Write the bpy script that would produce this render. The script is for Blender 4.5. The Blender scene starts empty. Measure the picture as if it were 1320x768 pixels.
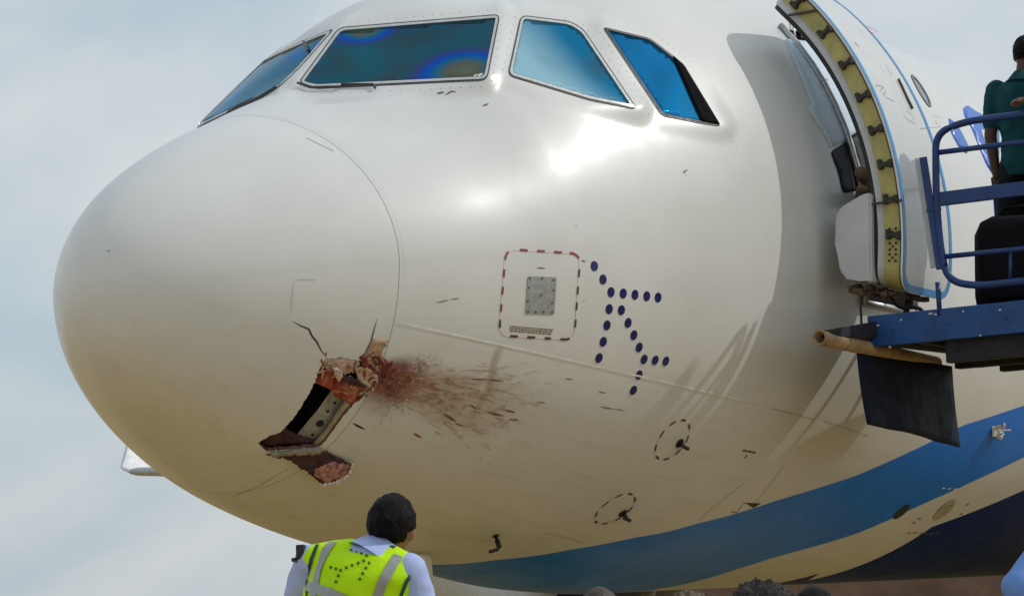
import bpy, bmesh, math, random
import numpy as np
from mathutils import Vector, Matrix, noise
from mathutils.bvhtree import BVHTree
from mathutils.geometry import delaunay_2d_cdt

random.seed(7)
SC = bpy.context.scene
COL = SC.collection
rad = math.radians

# ------------------------------------------------------------------ camera
CAM_F = 3187.97                       # focal length in photograph pixels (1320 wide)
CAM_LOC = np.array([-9.3263, -7.9823, 1.6184])
YAW, PITCH, ROLL = 0.53686, 0.12109, -0.04538
_d = np.array([math.cos(PITCH)*math.cos(YAW), math.cos(PITCH)*math.sin(YAW), math.sin(PITCH)])
_r = np.array([math.sin(YAW), -math.cos(YAW), 0.0])
_u = np.cross(_r, _d)
_c, _s = math.cos(ROLL), math.sin(ROLL)
CR, CU, CD = _c*_r + _s*_u, -_s*_r + _c*_u, _d
cam_data = bpy.data.cameras.new('camera')
cam = bpy.data.objects.new('camera', cam_data)
COL.objects.link(cam)
cam_data.sensor_width = 36.0
cam_data.lens = CAM_F/1320*36
cam_data.clip_start = 0.1
cam_data.clip_end = 9000
M = Matrix(((CR[0], CU[0], -CD[0]), (CR[1], CU[1], -CD[1]), (CR[2], CU[2], -CD[2]))).to_4x4()
M.translation = Vector(CAM_LOC)
cam.matrix_world = M
SC.camera = cam

# ------------------------------------------------------------------ light, sky, exposure
SUN_DIR = Vector((0.66, -0.80, 0.93)).normalized()   # towards the sun
SUN_EL = math.asin(SUN_DIR.z)
SUN_AZ = math.atan2(SUN_DIR.x, SUN_DIR.y)
sun_data = bpy.data.lights.new('sun', 'SUN')
sun_data.energy = 1.6
sun_data.angle = rad(0.6)
sun_data.color = (1.0, 0.97, 0.92)
sun = bpy.data.objects.new('sun', sun_data)
sun.rotation_euler = (-SUN_DIR).to_track_quat('-Z', 'Y').to_euler()
sun.location = (0, -20, 30)
COL.objects.link(sun)

world = bpy.data.worlds.new('World')
SC.world = world
world.use_nodes = True
nt = world.node_tree
nt.nodes.clear()
w_out = nt.nodes.new('ShaderNodeOutputWorld')
w_sky = nt.nodes.new('ShaderNodeTexSky')
w_sky.sky_type = 'NISHITA'
w_sky.sun_disc = False
w_sky.sun_elevation = SUN_EL
w_sky.sun_rotation = SUN_AZ
w_sky.air_density = 1.2
w_sky.dust_density = 2.5
w_b1 = nt.nodes.new('ShaderNodeBackground')
w_b1.inputs['Strength'].default_value = 0.10
nt.links.new(w_sky.outputs[0], w_b1.inputs[0])
w_tc = nt.nodes.new('ShaderNodeTexCoord')
w_no = nt.nodes.new('ShaderNodeTexNoise')
w_no.inputs['Scale'].default_value = 4.2
w_no.inputs['Detail'].default_value = 6
w_no.inputs['Roughness'].default_value = 0.5
w_no.inputs['Distortion'].default_value = 0.4
w_map = nt.nodes.new('ShaderNodeMapping')
w_map.inputs['Scale'].default_value = (1, 1, 1.7)
w_map.inputs['Location'].default_value = (0.35, 0.1, 0.0)
nt.links.new(w_tc.outputs['Generated'], w_map.inputs[0])
nt.links.new(w_map.outputs[0], w_no.inputs['Vector'])
w_rp = nt.nodes.new('ShaderNodeValToRGB')
w_rp.color_ramp.elements[0].position = 0.40
w_rp.color_ramp.elements[0].color = (0.47, 0.575, 0.65, 1)
w_rp.color_ramp.elements[1].position = 0.60
w_rp.color_ramp.elements[1].color = (0.70, 0.735, 0.75, 1)
nt.links.new(w_no.outputs['Fac'], w_rp.inputs[0])
w_b2 = nt.nodes.new('ShaderNodeBackground')
w_b2.inputs['Strength'].default_value = 1.0
nt.links.new(w_rp.outputs[0], w_b2.inputs[0])
w_mix = nt.nodes.new('ShaderNodeMixShader')
w_mix.inputs[0].default_value = 0.82          # thin hazy overcast over the blue
nt.links.new(w_b1.outputs[0], w_mix.inputs[1])
nt.links.new(w_b2.outputs[0], w_mix.inputs[2])
nt.links.new(w_mix.outputs[0], w_out.inputs[0])

SC.view_settings.view_transform = 'Standard'
SC.view_settings.look = 'None'
SC.view_settings.exposure = 0.05
SC.view_settings.gamma = 1.0
SC.render.engine = 'CYCLES'

# ------------------------------------------------------------------ helpers
def ray(px, py):
    v = CD + CR*(px-660)/CAM_F - CU*(py-384)/CAM_F
    return v
def at_depth(px, py, D):
    return Vector(CAM_LOC + ray(px, py)*D)
def at_plane(px, py, axis, val):
    v = ray(px, py)
    t = (val - CAM_LOC[axis])/v[axis]
    return Vector(CAM_LOC + v*t)

def mesh_obj(name, verts, faces, mats, parent=None, smooth=False, mat_idx=None):
    me = bpy.data.meshes.new(name)
    me.from_pydata([tuple(v) for v in verts], [], [tuple(f) for f in faces])
    if not isinstance(mats, (list, tuple)):
        mats = [mats]
    for m in mats:
        me.materials.append(m)
    if mat_idx is not None:
        me.polygons.foreach_set('material_index', mat_idx)
    if smooth:
        me.polygons.foreach_set('use_smooth', [True]*len(me.polygons))
    me.update()
    o = bpy.data.objects.new(name, me)
    COL.objects.link(o)
    if parent is not None:
        attach(o, parent)
    return o
def attach(o, parent):
    o.parent = parent
    o.matrix_parent_inverse = mworld(parent).inverted()
def mworld(o):
    m = o.matrix_basis
    return m if o.parent is None else mworld(o.parent) @ o.matrix_parent_inverse @ m
def bm_obj(name, bm, mats, parent=None, smooth=False):
    me = bpy.data.meshes.new(name)
    bmesh.ops.recalc_face_normals(bm, faces=bm.faces)
    bm.to_mesh(me)
    bm.free()
    if not isinstance(mats, (list, tuple)):
        mats = [mats]
    for m in mats:
        me.materials.append(m)
    if smooth:
        me.polygons.foreach_set('use_smooth', [True]*len(me.polygons))
    o = bpy.data.objects.new(name, me)
    COL.objects.link(o)
    if parent is not None:
        attach(o, parent)
    return o
def empty(name, loc, label, cat, group=None):
    o = bpy.data.objects.new(name, None)
    COL.objects.link(o)
    o.location = loc
    tag(o, label, cat, group)
    return o
def tag(o, label=None, cat=None, group=None, kind=None):
    if label: o['label'] = label
    if cat: o['category'] = cat
    if group: o['group'] = group
    if kind: o['kind'] = kind
    return o

def box(bm, c, size, rot=None, bevel=0.0):
    """axis box, centre c, full size, optional 3x3 rotation, bevelled edges"""
    r = bmesh.ops.create_cube(bm, size=1.0)
    vs = r['verts']
    for v in vs:
        v.co = Vector((v.co.x*size[0], v.co.y*size[1], v.co.z*size[2]))
    if bevel > 0:
        es = list({e for v in vs for e in v.link_edges})
        rb = bmesh.ops.bevel(bm, geom=es, offset=bevel, segments=2, affect='EDGES', profile=0.5)
        vs = list({v for f in rb['faces'] for v in f.verts} | {v for v in vs if v.is_valid})
    for v in vs:
        p = v.co.copy()
        if rot is not None:
            p = rot @ p
        v.co = p + Vector(c)
    return vs
def tube(bm, pts, r, seg=12, caps=True, radii=None):
    pts = [Vector(p) for p in pts]
    rings = []
    up = None
    for i, p in enumerate(pts):
        if i == 0: t = pts[1]-pts[0]
        elif i == len(pts)-1: t = pts[-1]-pts[-2]
        else: t = (pts[i+1]-p).normalized() + (p-pts[i-1]).normalized()
        t.normalize()
        if up is None:
            up = t.orthogonal().normalized()
        else:
            up = (up - t*up.dot(t)).normalized()
        b = t.cross(up)
        rr = radii[i] if radii else r
        rings.append([bm.verts.new(p + (up*math.cos(a)+b*math.sin(a))*rr) for a in [2*math.pi*k/seg for k in range(seg)]])
    for a, b in zip(rings, rings[1:]):
        for k in range(seg):
            bm.faces.new((a[k], a[(k+1) % seg], b[(k+1) % seg], b[k]))
    if caps:
        bm.faces.new(rings[0][::-1])
        bm.faces.new(rings[-1])
def arc_pts(pts, r, n=6):
    """polyline with rounded corners"""
    pts = [Vector(p) for p in pts]
    out = [pts[0]]
    for a, b, c in zip(pts, pts[1:], pts[2:]):
        d1 = (a-b); d2 = (c-b)
        k = min(r, d1.length*.5, d2.length*.5)
        p, q = b+d1.normalized()*k, b+d2.normalized()*k
        for i in range(n+1):
            t = i/n
            out.append(p*(1-t)**2 + b*2*t*(1-t) + q*t*t)
    out.append(pts[-1])
    return out
def disc(bm, c, nrm, r, h, seg=16):
    nrm = Vector(nrm).normalized()
    a = nrm.orthogonal().normalized(); b = nrm.cross(a)
    c = Vector(c)
    lo = [bm.verts.new(c + (a*math.cos(t)+b*math.sin(t))*r) for t in [2*math.pi*k/seg for k in range(seg)]]
    hi = [bm.verts.new(c + nrm*h + (a*math.cos(t)+b*math.sin(t))*r*.97) for t in [2*math.pi*k/seg for k in range(seg)]]
    for k in range(seg):
        bm.faces.new((lo[k], lo[(k+1) % seg], hi[(k+1) % seg], hi[k]))
    bm.faces.new(hi)

# ------------------------------------------------------------------ materials
class NB:
    """tiny node builder"""
    def __init__(self, name):
        self.m = bpy.data.materials.new(name)
        self.m.use_nodes = True
        self.t = self.m.node_tree
        self.b = self.t.nodes['Principled BSDF']
    def n(self, typ, **kw):
        nd = self.t.nodes.new(typ)
        for k, v in kw.items():
            if k.startswith('i_'):
                nd.inputs[k[2:]].default_value = v
            else:
                setattr(nd, k, v)
        return nd
    def l(self, a, b):
        self.t.links.new(a, b)
    def val(self, x, sock):
        if isinstance(x, (int, float)):
            sock.default_value = x
        else:
            self.l(x, sock)
    def math(self, op, a, b=0.0, c=None, clamp=False):
        nd = self.n('ShaderNodeMath', operation=op, use_clamp=clamp)
        self.val(a, nd.inputs[0]); self.val(b, nd.inputs[1])
        if c is not None: self.val(c, nd.inputs[2])
        return nd.outputs[0]
    def mix(self, f, a, b):
        nd = self.n('ShaderNodeMix', data_type='RGBA')
        self.val(f, nd.inputs[0])
        for x, s in ((a, nd.inputs[6]), (b, nd.inputs[7])):
            if isinstance(x, tuple): s.default_value = (*x, 1) if len(x) == 3 else x
            else: self.l(x, s)
        return nd.outputs[2]
    def noise(self, vec, scale, detail=3, rough=.5, dist=0.0):
        nd = self.n('ShaderNodeTexNoise')
        nd.inputs['Scale'].default_value = scale
        nd.inputs['Detail'].default_value = detail
        nd.inputs['Roughness'].default_value = rough
        nd.inputs['Distortion'].default_value = dist
        if vec is not None: self.l(vec, nd.inputs['Vector'])
        return nd.outputs['Fac']
    def ramp(self, f, *stops):
        nd = self.n('ShaderNodeValToRGB')
        cr = nd.color_ramp
        while len(cr.elements) < len(stops): cr.elements.new(0.5)
        for e, (p, c) in zip(cr.elements, stops):
            e.position = p
            e.color = (*c, 1) if isinstance(c, tuple) else (c, c, c, 1)
        self.l(f, nd.inputs[0])
        return nd.outputs[0]
    def smooth(self, x, lo, hi):
        nd = self.n('ShaderNodeMapRange', interpolation_type='SMOOTHSTEP')
        self.val(x, nd.inputs[0])
        nd.inputs[1].default_value = lo; nd.inputs[2].default_value = hi
        nd.inputs[3].default_value = 0; nd.inputs[4].default_value = 1
        return nd.outputs[0]
    def vec(self, x, y, z):
        nd = self.n('ShaderNodeCombineXYZ')
        self.val(x, nd.inputs[0]); self.val(y, nd.inputs[1]); self.val(z, nd.inputs[2])
        return nd.outputs[0]
    def geo(self):
        g = self.n('ShaderNodeNewGeometry')
        s = self.n('ShaderNodeSeparateXYZ')
        self.l(g.outputs['Position'], s.inputs[0])
        return g.outputs['Position'], s.outputs[0], s.outputs[1], s.outputs[2]
    def obj(self):
        g = self.n('ShaderNodeTexCoord')
        s = self.n('ShaderNodeSeparateXYZ')
        self.l(g.outputs['Object'], s.inputs[0])
        return g.outputs['Object'], s.outputs[0], s.outputs[1], s.outputs[2]
    def attr(self, name):
        return self.n('ShaderNodeAttribute', attribute_name=name).outputs['Fac']
    def bump(self, h, strength=.2, dist=.01):
        nd = self.n('ShaderNodeBump')
        nd.inputs['Strength'].default_value = strength
        nd.inputs['Distance'].default_value = dist
        self.l(h, nd.inputs['Height'])
        self.l(nd.outputs[0], self.b.inputs['Normal'])

def mat(name, color, rough=.5, metal=0.0, vary=.15, scale=12, spec=.5, bump=0.0, coat=0.0):
    q = NB(name)
    o = q.obj()[0]
    f = q.noise(o, scale, 5, .6)
    c0 = tuple(max(0, c*(1-vary)) for c in color)
    c1 = tuple(min(1, c*(1+vary)) for c in color)
    q.l(q.ramp(f, (.3, c0), (.7, c1)), q.b.inputs['Base Color'])
    q.l(q.ramp(q.noise(o, scale*2.3, 4), (.3, max(.02, rough-.08)), (.7, min(1, rough+.08))), q.b.inputs['Roughness'])
    q.b.inputs['Metallic'].default_value = metal
    q.b.inputs['Specular IOR Level'].default_value = spec
    q.b.inputs['Coat Weight'].default_value = coat
    if bump: q.bump(q.noise(o, scale*4, 4), bump, .004)
    return q.m

M_dark = mat('dark_rubber', (.015, .015, .016), .6, bump=.2)
M_black = mat('black_paint', (.012, .012, .014), .45)
M_seal = mat('window_seal', (.045, .045, .05), .5)
M_alu = mat('bare_aluminium', (.50, .51, .50), .38, .7, scale=40)
M_alu_frame = mat('polished_frame', (.62, .62, .60), .3, .6, scale=30)
M_line = mat('white_line_paint', (.80, .80, .78), .35)
M_dashred = mat('red_dash_paint', (.28, .05, .045), .5)
M_dashpale = mat('pale_dash_paint', (.78, .66, .62), .5)
M_dashdk = mat('dark_dash_paint', (.07, .05, .045), .5)
M_dot = mat('indigo_dot_paint', (.006, .012, .11), .3, vary=.1)
M_blue = mat('letter_blue_paint', (.03, .15, .60), .3, vary=.05)
M_border = mat('door_border_blue', (.03, .30, .68), .35, vary=.06)
M_mark = mat('stencil_grey', (.32, .32, .30), .6)
M_markred = mat('stencil_red', (.60, .10, .09), .6)
M_scuff = mat('scuff_brown', (.20, .15, .10), .7)
M_seam = mat('panel_gap', (.06, .055, .05), .8)
M_joint = mat('joint_sealant', (.22, .20, .17), .8)
M_primer = mat('yellow_primer', (.42, .37, .13), .55, vary=.25, scale=9)
M_fit = mat('stop_fitting_black', (.02, .018, .016), .5)
M_lining = mat('grey_lining', (.52, .54, .58), .5, vary=.06)
M_bustle = mat('slide_pack_grey', (.55, .56, .60), .55, vary=.07, scale=5)
M_rust = mat('grimy_mechanism', (.10, .06, .03), .6, .2, vary=.6, scale=25)
M_deckblue = mat('platform_blue_paint', (.003, .060, .24), .45, vary=.3, scale=6, bump=.15)
M_railblue = mat('rail_blue_paint', (.005, .036, .17), .40, vary=.25, scale=8)
M_under = mat('platform_underside', (.012, .014, .022), .7)
M_brass = mat('weathered_bumper_tube', (.33, .22, .11), .6, vary=.35, scale=14)
M_curtain = mat('navy_rubber_curtain', (.006, .010, .026), .7, vary=.2, scale=5, spec=.2, bump=.15)
M_navy = mat('navy_blue_paint', (.01, .02, .10), .4)
M_whitep = mat('white_vehicle_paint', (.75, .75, .72), .35)

# ------------------------------------------------------------------ airliner skin
ZC = 3.83
XT = np.array([0, .08, .25, .55, 1.0, 1.5, 1.9, 2.3, 2.7, 3.1, 3.6, 4.2, 5.0, 6.0])
SK = np.sqrt(XT)
PT = np.array([-0.5897, -0.3087, -0.0978, 0.1236, 0.3594, 0.5749, 0.7826, 1.1324, 1.3847, 1.5468, 1.7482, 1.9244, 2.0723, 2.1456])
PB = np.array([-0.5897, -0.8985, -1.0886, -1.2927, -1.5169, -1.6982, -1.8037, -1.8869, -1.951, -2.0129, -2.0844, -2.1619, -2.1978, -2.1951])
PW = np.array([0.0, 0.2429, 0.4414, 0.6918, 0.981, 1.2235, 1.3682, 1.4966, 1.6098, 1.7089, 1.8102, 1.8918, 1.9492, 1.9764])
PM = np.array([-0.5897, -0.5859, -0.5656, -0.5348, -0.4755, -0.4246, -0.3774, -0.3253, -0.2727, -0.2199, -0.1458, -0.08, -0.0036, 0.003])
PE = np.array([1.0694, 1.0737, 1.0824, 1.0903, 1.0975, 1.1103, 1.1209, 1.121, 1.0935, 1.0746, 1.0516, 1.0235, 0.994, 0.9639])
def ev(yk, x):
    xk = SK
    h = np.diff(xk); d = np.diff(yk)/h
    m = np.zeros_like(yk)
    for i in range(1, len(xk)-1):
        if d[i-1]*d[i] > 0:
            w1 = 2*h[i]+h[i-1]; w2 = h[i]+2*h[i-1]
            m[i] = (w1+w2)/(w1/d[i-1]+w2/d[i])
    m[0] = d[0]+(d[0]-m[1])*0.5
    x = np.clip(x, xk[0], xk[-1])
    i = np.clip(np.searchsorted(xk, x)-1, 0, len(xk)-2)
    hh = xk[i+1]-xk[i]; t = (x-xk[i])/hh
    return (2*t**3-3*t**2+1)*yk[i]+(t**3-2*t**2+t)*hh*m[i]+(-2*t**3+3*t**2)*yk[i+1]+(t**3-t**2)*hh*m[i+1]
SEAM0, SEAMK = 1.1717, 0.0255
LEN = 33.0
def skin(s, ph):
    """s: station (m aft of the nose tip), ph: angle, 0 = port side, +90 deg = crown. arrays"""
    s = np.asarray(s, float); ph = np.asarray(ph, float)
    q = np.sqrt(np.maximum(s, 0))
    t, b, w, m, e = ev(PT, q), ev(PB, q), ev(PW, q), ev(PM, q), ev(PE, q)
    tail = np.clip((s-24)/(LEN-24), 0, 1)
    k = np.sqrt(np.maximum(1-tail**2, 0))*.98 + .02
    b = b + (t-.3-b)*tail**1.6*.9
    w = w*k; m = m*(1-tail)+(t+b)/2*tail
    co, sn = np.cos(ph), np.sin(ph)
    up = sn > 0
    y = -w*np.where(up, np.sign(co)*np.abs(co)**e, co)
    sn2 = np.where(up, np.abs(sn)**e, sn)
    z = np.where(sn2 > 0, m+(t-m)*sn2, m+(m-b)*sn2)
    x = s + SEAMK*(z+.5)*np.clip(1-np.abs(s-SEAM0)/1.1, 0, 1)
    return np.stack([x, y, z+ZC], -1)

# windows, as they sit on the skin of the port side (photograph pixels cast onto the skin)
WIN = {
 'windscreen': [(437, 36), (645, 19), (628, 104), (405, 115), (384, 108)],
 'sliding_window': [(671, 20), (735, 28), (752, 38), (822, 142), (760, 130), (654, 98)],
 'rear_window': [(776, 35), (838, 50), (881, 83), (930, 164), (904, 160), (853, 150)],
}
def seg_dist(P, poly):
    """signed distance (px) of points to polygon: negative inside"""
    P = np.asarray(P, float); n = len(poly)
    best = np.full(len(P), 1e9); ins = np.zeros(len(P), bool)
    for i in range(n):
        a = np.array(poly[i], float); b = np.array(poly[(i+1) % n], float)
        ab = b-a
        t = np.clip(((P-a)@ab)/(ab@ab), 0, 1)
        best = np.minimum(best, np.linalg.norm(P-(a+t[:, None]*ab), axis=1))
        c = ((a[1] > P[:, 1]) != (b[1] > P[:, 1]))
        with np.errstate(divide='ignore', invalid='ignore'):
            xi = (b[0]-a[0])*(P[:, 1]-a[1])/(b[1]-a[1])+a[0]
        ins ^= c & (P[:, 0] < xi)
    return np.where(ins, -best, best)
def project(X):
    V = np.asarray(X)-CAM_LOC
    D = V@CD
    return np.stack([660+CAM_F*(V@CR)/D, 384-CAM_F*(V@CU)/D], -1)

NPHI = 440
def phis():
    return np.linspace(-math.pi/2, 1.5*math.pi, NPHI+1)[:-1]
def grid(stations):
    S, PH = np.meshgrid(stations, phis(), indexing='ij')
    return S, PH, skin(S, PH)
st_rad = np.concatenate([(np.linspace(.0, math.sqrt(.5), 36)[1:])**2, np.linspace(.5, .8, 22)[1:], np.linspace(.8, SEAM0-.0012, 42)[1:]])
DOOR_X0, DOOR_X1 = 5.20, 6.01
st_fus = np.concatenate([np.linspace(SEAM0+.0012, 4.2, 160), np.arange(4.25, 5.18, .05), [DOOR_X0], np.arange(5.25, 6.0, .08), [DOOR_X1], np.arange(6.2, 12.1, .25), np.arange(13, 24.1, 1.0), np.linspace(24.6, LEN, 18)])

def flatten_windows(G):
    """press the cockpit panes flat, as on the real nose (both sides)"""
    V = G.reshape(-1, 3).copy()
    sel = np.where((V[:, 0] > 1.3) & (V[:, 0] < 4.3) & (V[:, 2] > ZC+.2))[0]
    Q = V[sel].copy(); Q[:, 1] = -np.abs(Q[:, 1])
    px = project(Q)
    tot = np.zeros(len(sel)); disp = np.zeros((len(sel), 3))
    for name, poly in WIN.items():
        d = seg_dist(px, poly)
        ins = d < 0
        c = Q[ins].mean(0)
        _, _, vt = np.linalg.svd(Q[ins]-c)
        nrm = vt[2]
        amt = {'windscreen': .8, 'sliding_window': .85, 'rear_window': .6}[name]
        w = np.clip(1-d/22.0, 0, 1); w = w*w*(3-2*w)*amt
        h = (Q-c)@nrm
        disp += (w*-h)[:, None]*nrm; tot += w
    disp /= np.maximum(tot, 1)[:, None]
    sgn = np.where(V[sel, 1] > 0, -1, 1)
    disp[:, 1] *= sgn
    V[sel] += disp
    return V.reshape(G.shape)
S1, PH1, G1 = grid(st_rad)
S2, PH2, G2 = grid(st_fus)
G2 = flatten_windows(G2)

def grid_faces(ns, npf, off=0):
    i = np.arange(ns-1)[:, None]; j = np.arange(npf)[None, :]
    j2 = (j+1) % npf
    f = np.stack([i*npf+j, i*npf+j2, (i+1)*npf+j2, (i+1)*npf+j], -1).reshape(-1, 4)+off
    return f
F1 = grid_faces(len(st_rad), NPHI)
F2 = grid_faces(len(st_fus), NPHI)
V1 = G1.reshape(-1, 3); V2 = G2.reshape(-1, 3)
tipv = np.array([[0.0-.001, 0, ZC+PT[0]]])
fan = [(len(V1), (k+1) % NPHI, k) for k in range(NPHI)]
bvh = BVHTree.FromPolygons([tuple(v) for v in np.vstack([V1, V2])], [tuple(f) for f in np.vstack([F1, F2+len(V1)])])
def on_skin(px, py, off=0.0):
    v = Vector(ray(px, py))
    loc, n, _, _ = bvh.ray_cast(Vector(CAM_LOC), v.normalized())
    if loc is None:
        return None, None
    if n.dot(v) > 0: n = -n
    return loc + n*off, n

# ---- patches and lines that lie on the skin
def resample(poly, step, closed=True):
    pts = [np.array(p, float) for p in poly]
    if closed: pts.append(pts[0])
    out = []
    for a, b in zip(pts, pts[1:]):
        n = max(1, int(np.linalg.norm(b-a)/step))
        for i in range(n): out.append(a+(b-a)*i/n)
    if not closed: out.append(pts[-1])
    return out
def rounded(poly, r, n=5):
    out = []; m = len(poly)
    for i in range(m):
        a, b, c = [np.array(poly[k % m], float) for k in (i-1, i, i+1)]
        d1, d2 = a-b, c-b
        k = min(r, np.linalg.norm(d1)*.45, np.linalg.norm(d2)*.45)
        p = b+d1/np.linalg.norm(d1)*k; q = b+d2/np.linalg.norm(d2)*k
        for j in range(n+1):
            t = j/n
            out.append(p*(1-t)**2+b*2*t*(1-t)+q*t*t)
    return out
def patch_geo(poly, off, step=7.0, skirt=.012, cast=on_skin):
    b = resample(poly, step)
    nb = len(b)
    P = np.array(b)
    gx = np.arange(P[:, 0].min()+step*.5, P[:, 0].max(), step); gy = np.arange(P[:, 1].min()+step*.5, P[:, 1].max(), step)
    if len(gx) and len(gy):
        GX, GY = np.meshgrid(gx, gy); Gp = np.stack([GX.ravel(), GY.ravel()], -1)
        Gp = Gp[seg_dist(Gp, b) < -step*.4]
    else: Gp = np.zeros((0, 2))
    pts = [Vector((p[0], p[1])) for p in list(b)+list(Gp)]
    r = delaunay_2d_cdt(pts, [], [list(range(nb))], 1, 1e-4)
    vs = []; low = []
    for p in r[0]:
        l, n = cast(p.x, p.y)
        if l is None:
            vs.append(None); low.append(None); continue
        vs.append(l+n*off); low.append(l+n*(off-skirt))
    ok = [i for i, v in enumerate(vs) if v is not None]
    idx = {i: k for k, i in enumerate(ok)}
    V = [vs[i] for i in ok]
    F = [tuple(idx[i] for i in f) for f in r[2] if all(i in idx for i in f)]
    # skirt along open boundary
    if skirt > 0:
        from collections import Counter
        ec = Counter()
        for f in F:
            for a, c in zip(f, f[1:]+f[:1]): ec[frozenset((a, c))] += 1
        newv = {}
        for f in list(F):
            for a, c in zip(f, f[1:]+f[:1]):
                if ec[frozenset((a, c))] == 1:
                    for q in (a, c):
                        if q not in newv:
                            newv[q] = len(V); V.append(low[ok[q]])
                    F.append((c, a, newv[a], newv[c]))
    return V, F
def patch(name, poly, off, material, parent, step=7.0, skirt=.012, smooth=True, cast=on_skin):
    V, F = patch_geo(poly, off, step, skirt, cast)
    o = mesh_obj(name, V, F, material, parent, False)
    if smooth:
        nv = len(F)
        o.data.polygons.foreach_set('use_smooth', [len(f) == 3 for f in F])
    return o
def line_geo(pts, width, off, step=6.0, closed=False, cast=on_skin, taper=False):
    """ribbon of real width (m) following pixels on the skin"""
    P = resample(pts, step, closed)
    L = [cast(p[0], p[1]) for p in P]
    L = [l for l in L if l[0] is not None]
    V, F = [], []
    n = len(L)
    for i, (p, nn) in enumerate(L):
        if closed: t = L[(i+1) % n][0]-L[i-1][0]
        else: t = L[min(i+1, n-1)][0]-L[max(i-1, 0)][0]
        s = nn.cross(t).normalized()
        w = width*.5
        if taper: w *= max(.15, math.sin(math.pi*min(.98, max(.02, i/(n-1 or 1)))))**.7
        V += [p+nn*off-s*w, p+nn*off+s*w]
    m = n if closed else n-1
    for i in range(m):
        a, b = 2*i, 2*((i+1) % n)
        F.append((a, a+1, b+1, b))
    return V, F
def line(name, pts, width, off, material, parent, **kw):
    V, F = line_geo(pts, width, off, **kw)
    return mesh_obj(name, V, F, material, parent, True)

# ---- where the belly livery changes colour
def phi_of(px, py):
    l, n = on_skin(px, py)
    q = math.sqrt(max(l.x, 0)); m = float(ev(PM, np.array([q]))[0]); b = float(ev(PB, np.array([q]))[0])
    return l.x, math.asin(max(-1, min(1, (l.z-ZC-m)/(m-b))))
def livery_curve(pxs):
    a = sorted(phi_of(*p) for p in pxs if on_skin(*p)[0] is not None)
    xs = [p[0] for p in a]; ys = [p[1] for p in a]
    sl = (ys[-1]-ys[-2])/(xs[-1]-xs[-2])
    s0 = (ys[1]-ys[0])/(xs[1]-xs[0])
    xs = [xs[0]-3]+xs+[xs[-1]+1.0, xs[-1]+2.5, 60]; ys = [ys[0]-3*max(s0, .9)]+ys+[ys[-1]+sl*.8, ys[-1]+sl*1.3, ys[-1]+sl*1.4]
    return xs, ys
LC1 = livery_curve([(640, 721), (735, 708), (820, 692), (900, 674), (1000, 645), (1100, 614), (1200, 569), (1235, 550), (1318, 523)])
LC2 = livery_curve([(900, 748), (950, 733), (1000, 717), (1100, 689), (1185, 651), (1250, 622), (1318, 590)])
LC3 = livery_curve([(1040, 748), (1100, 722), (1200, 679), (1318, 632)])
IMP, _ = on_skin(488, 474)
RUN, _ = on_skin(641, 462)

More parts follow.
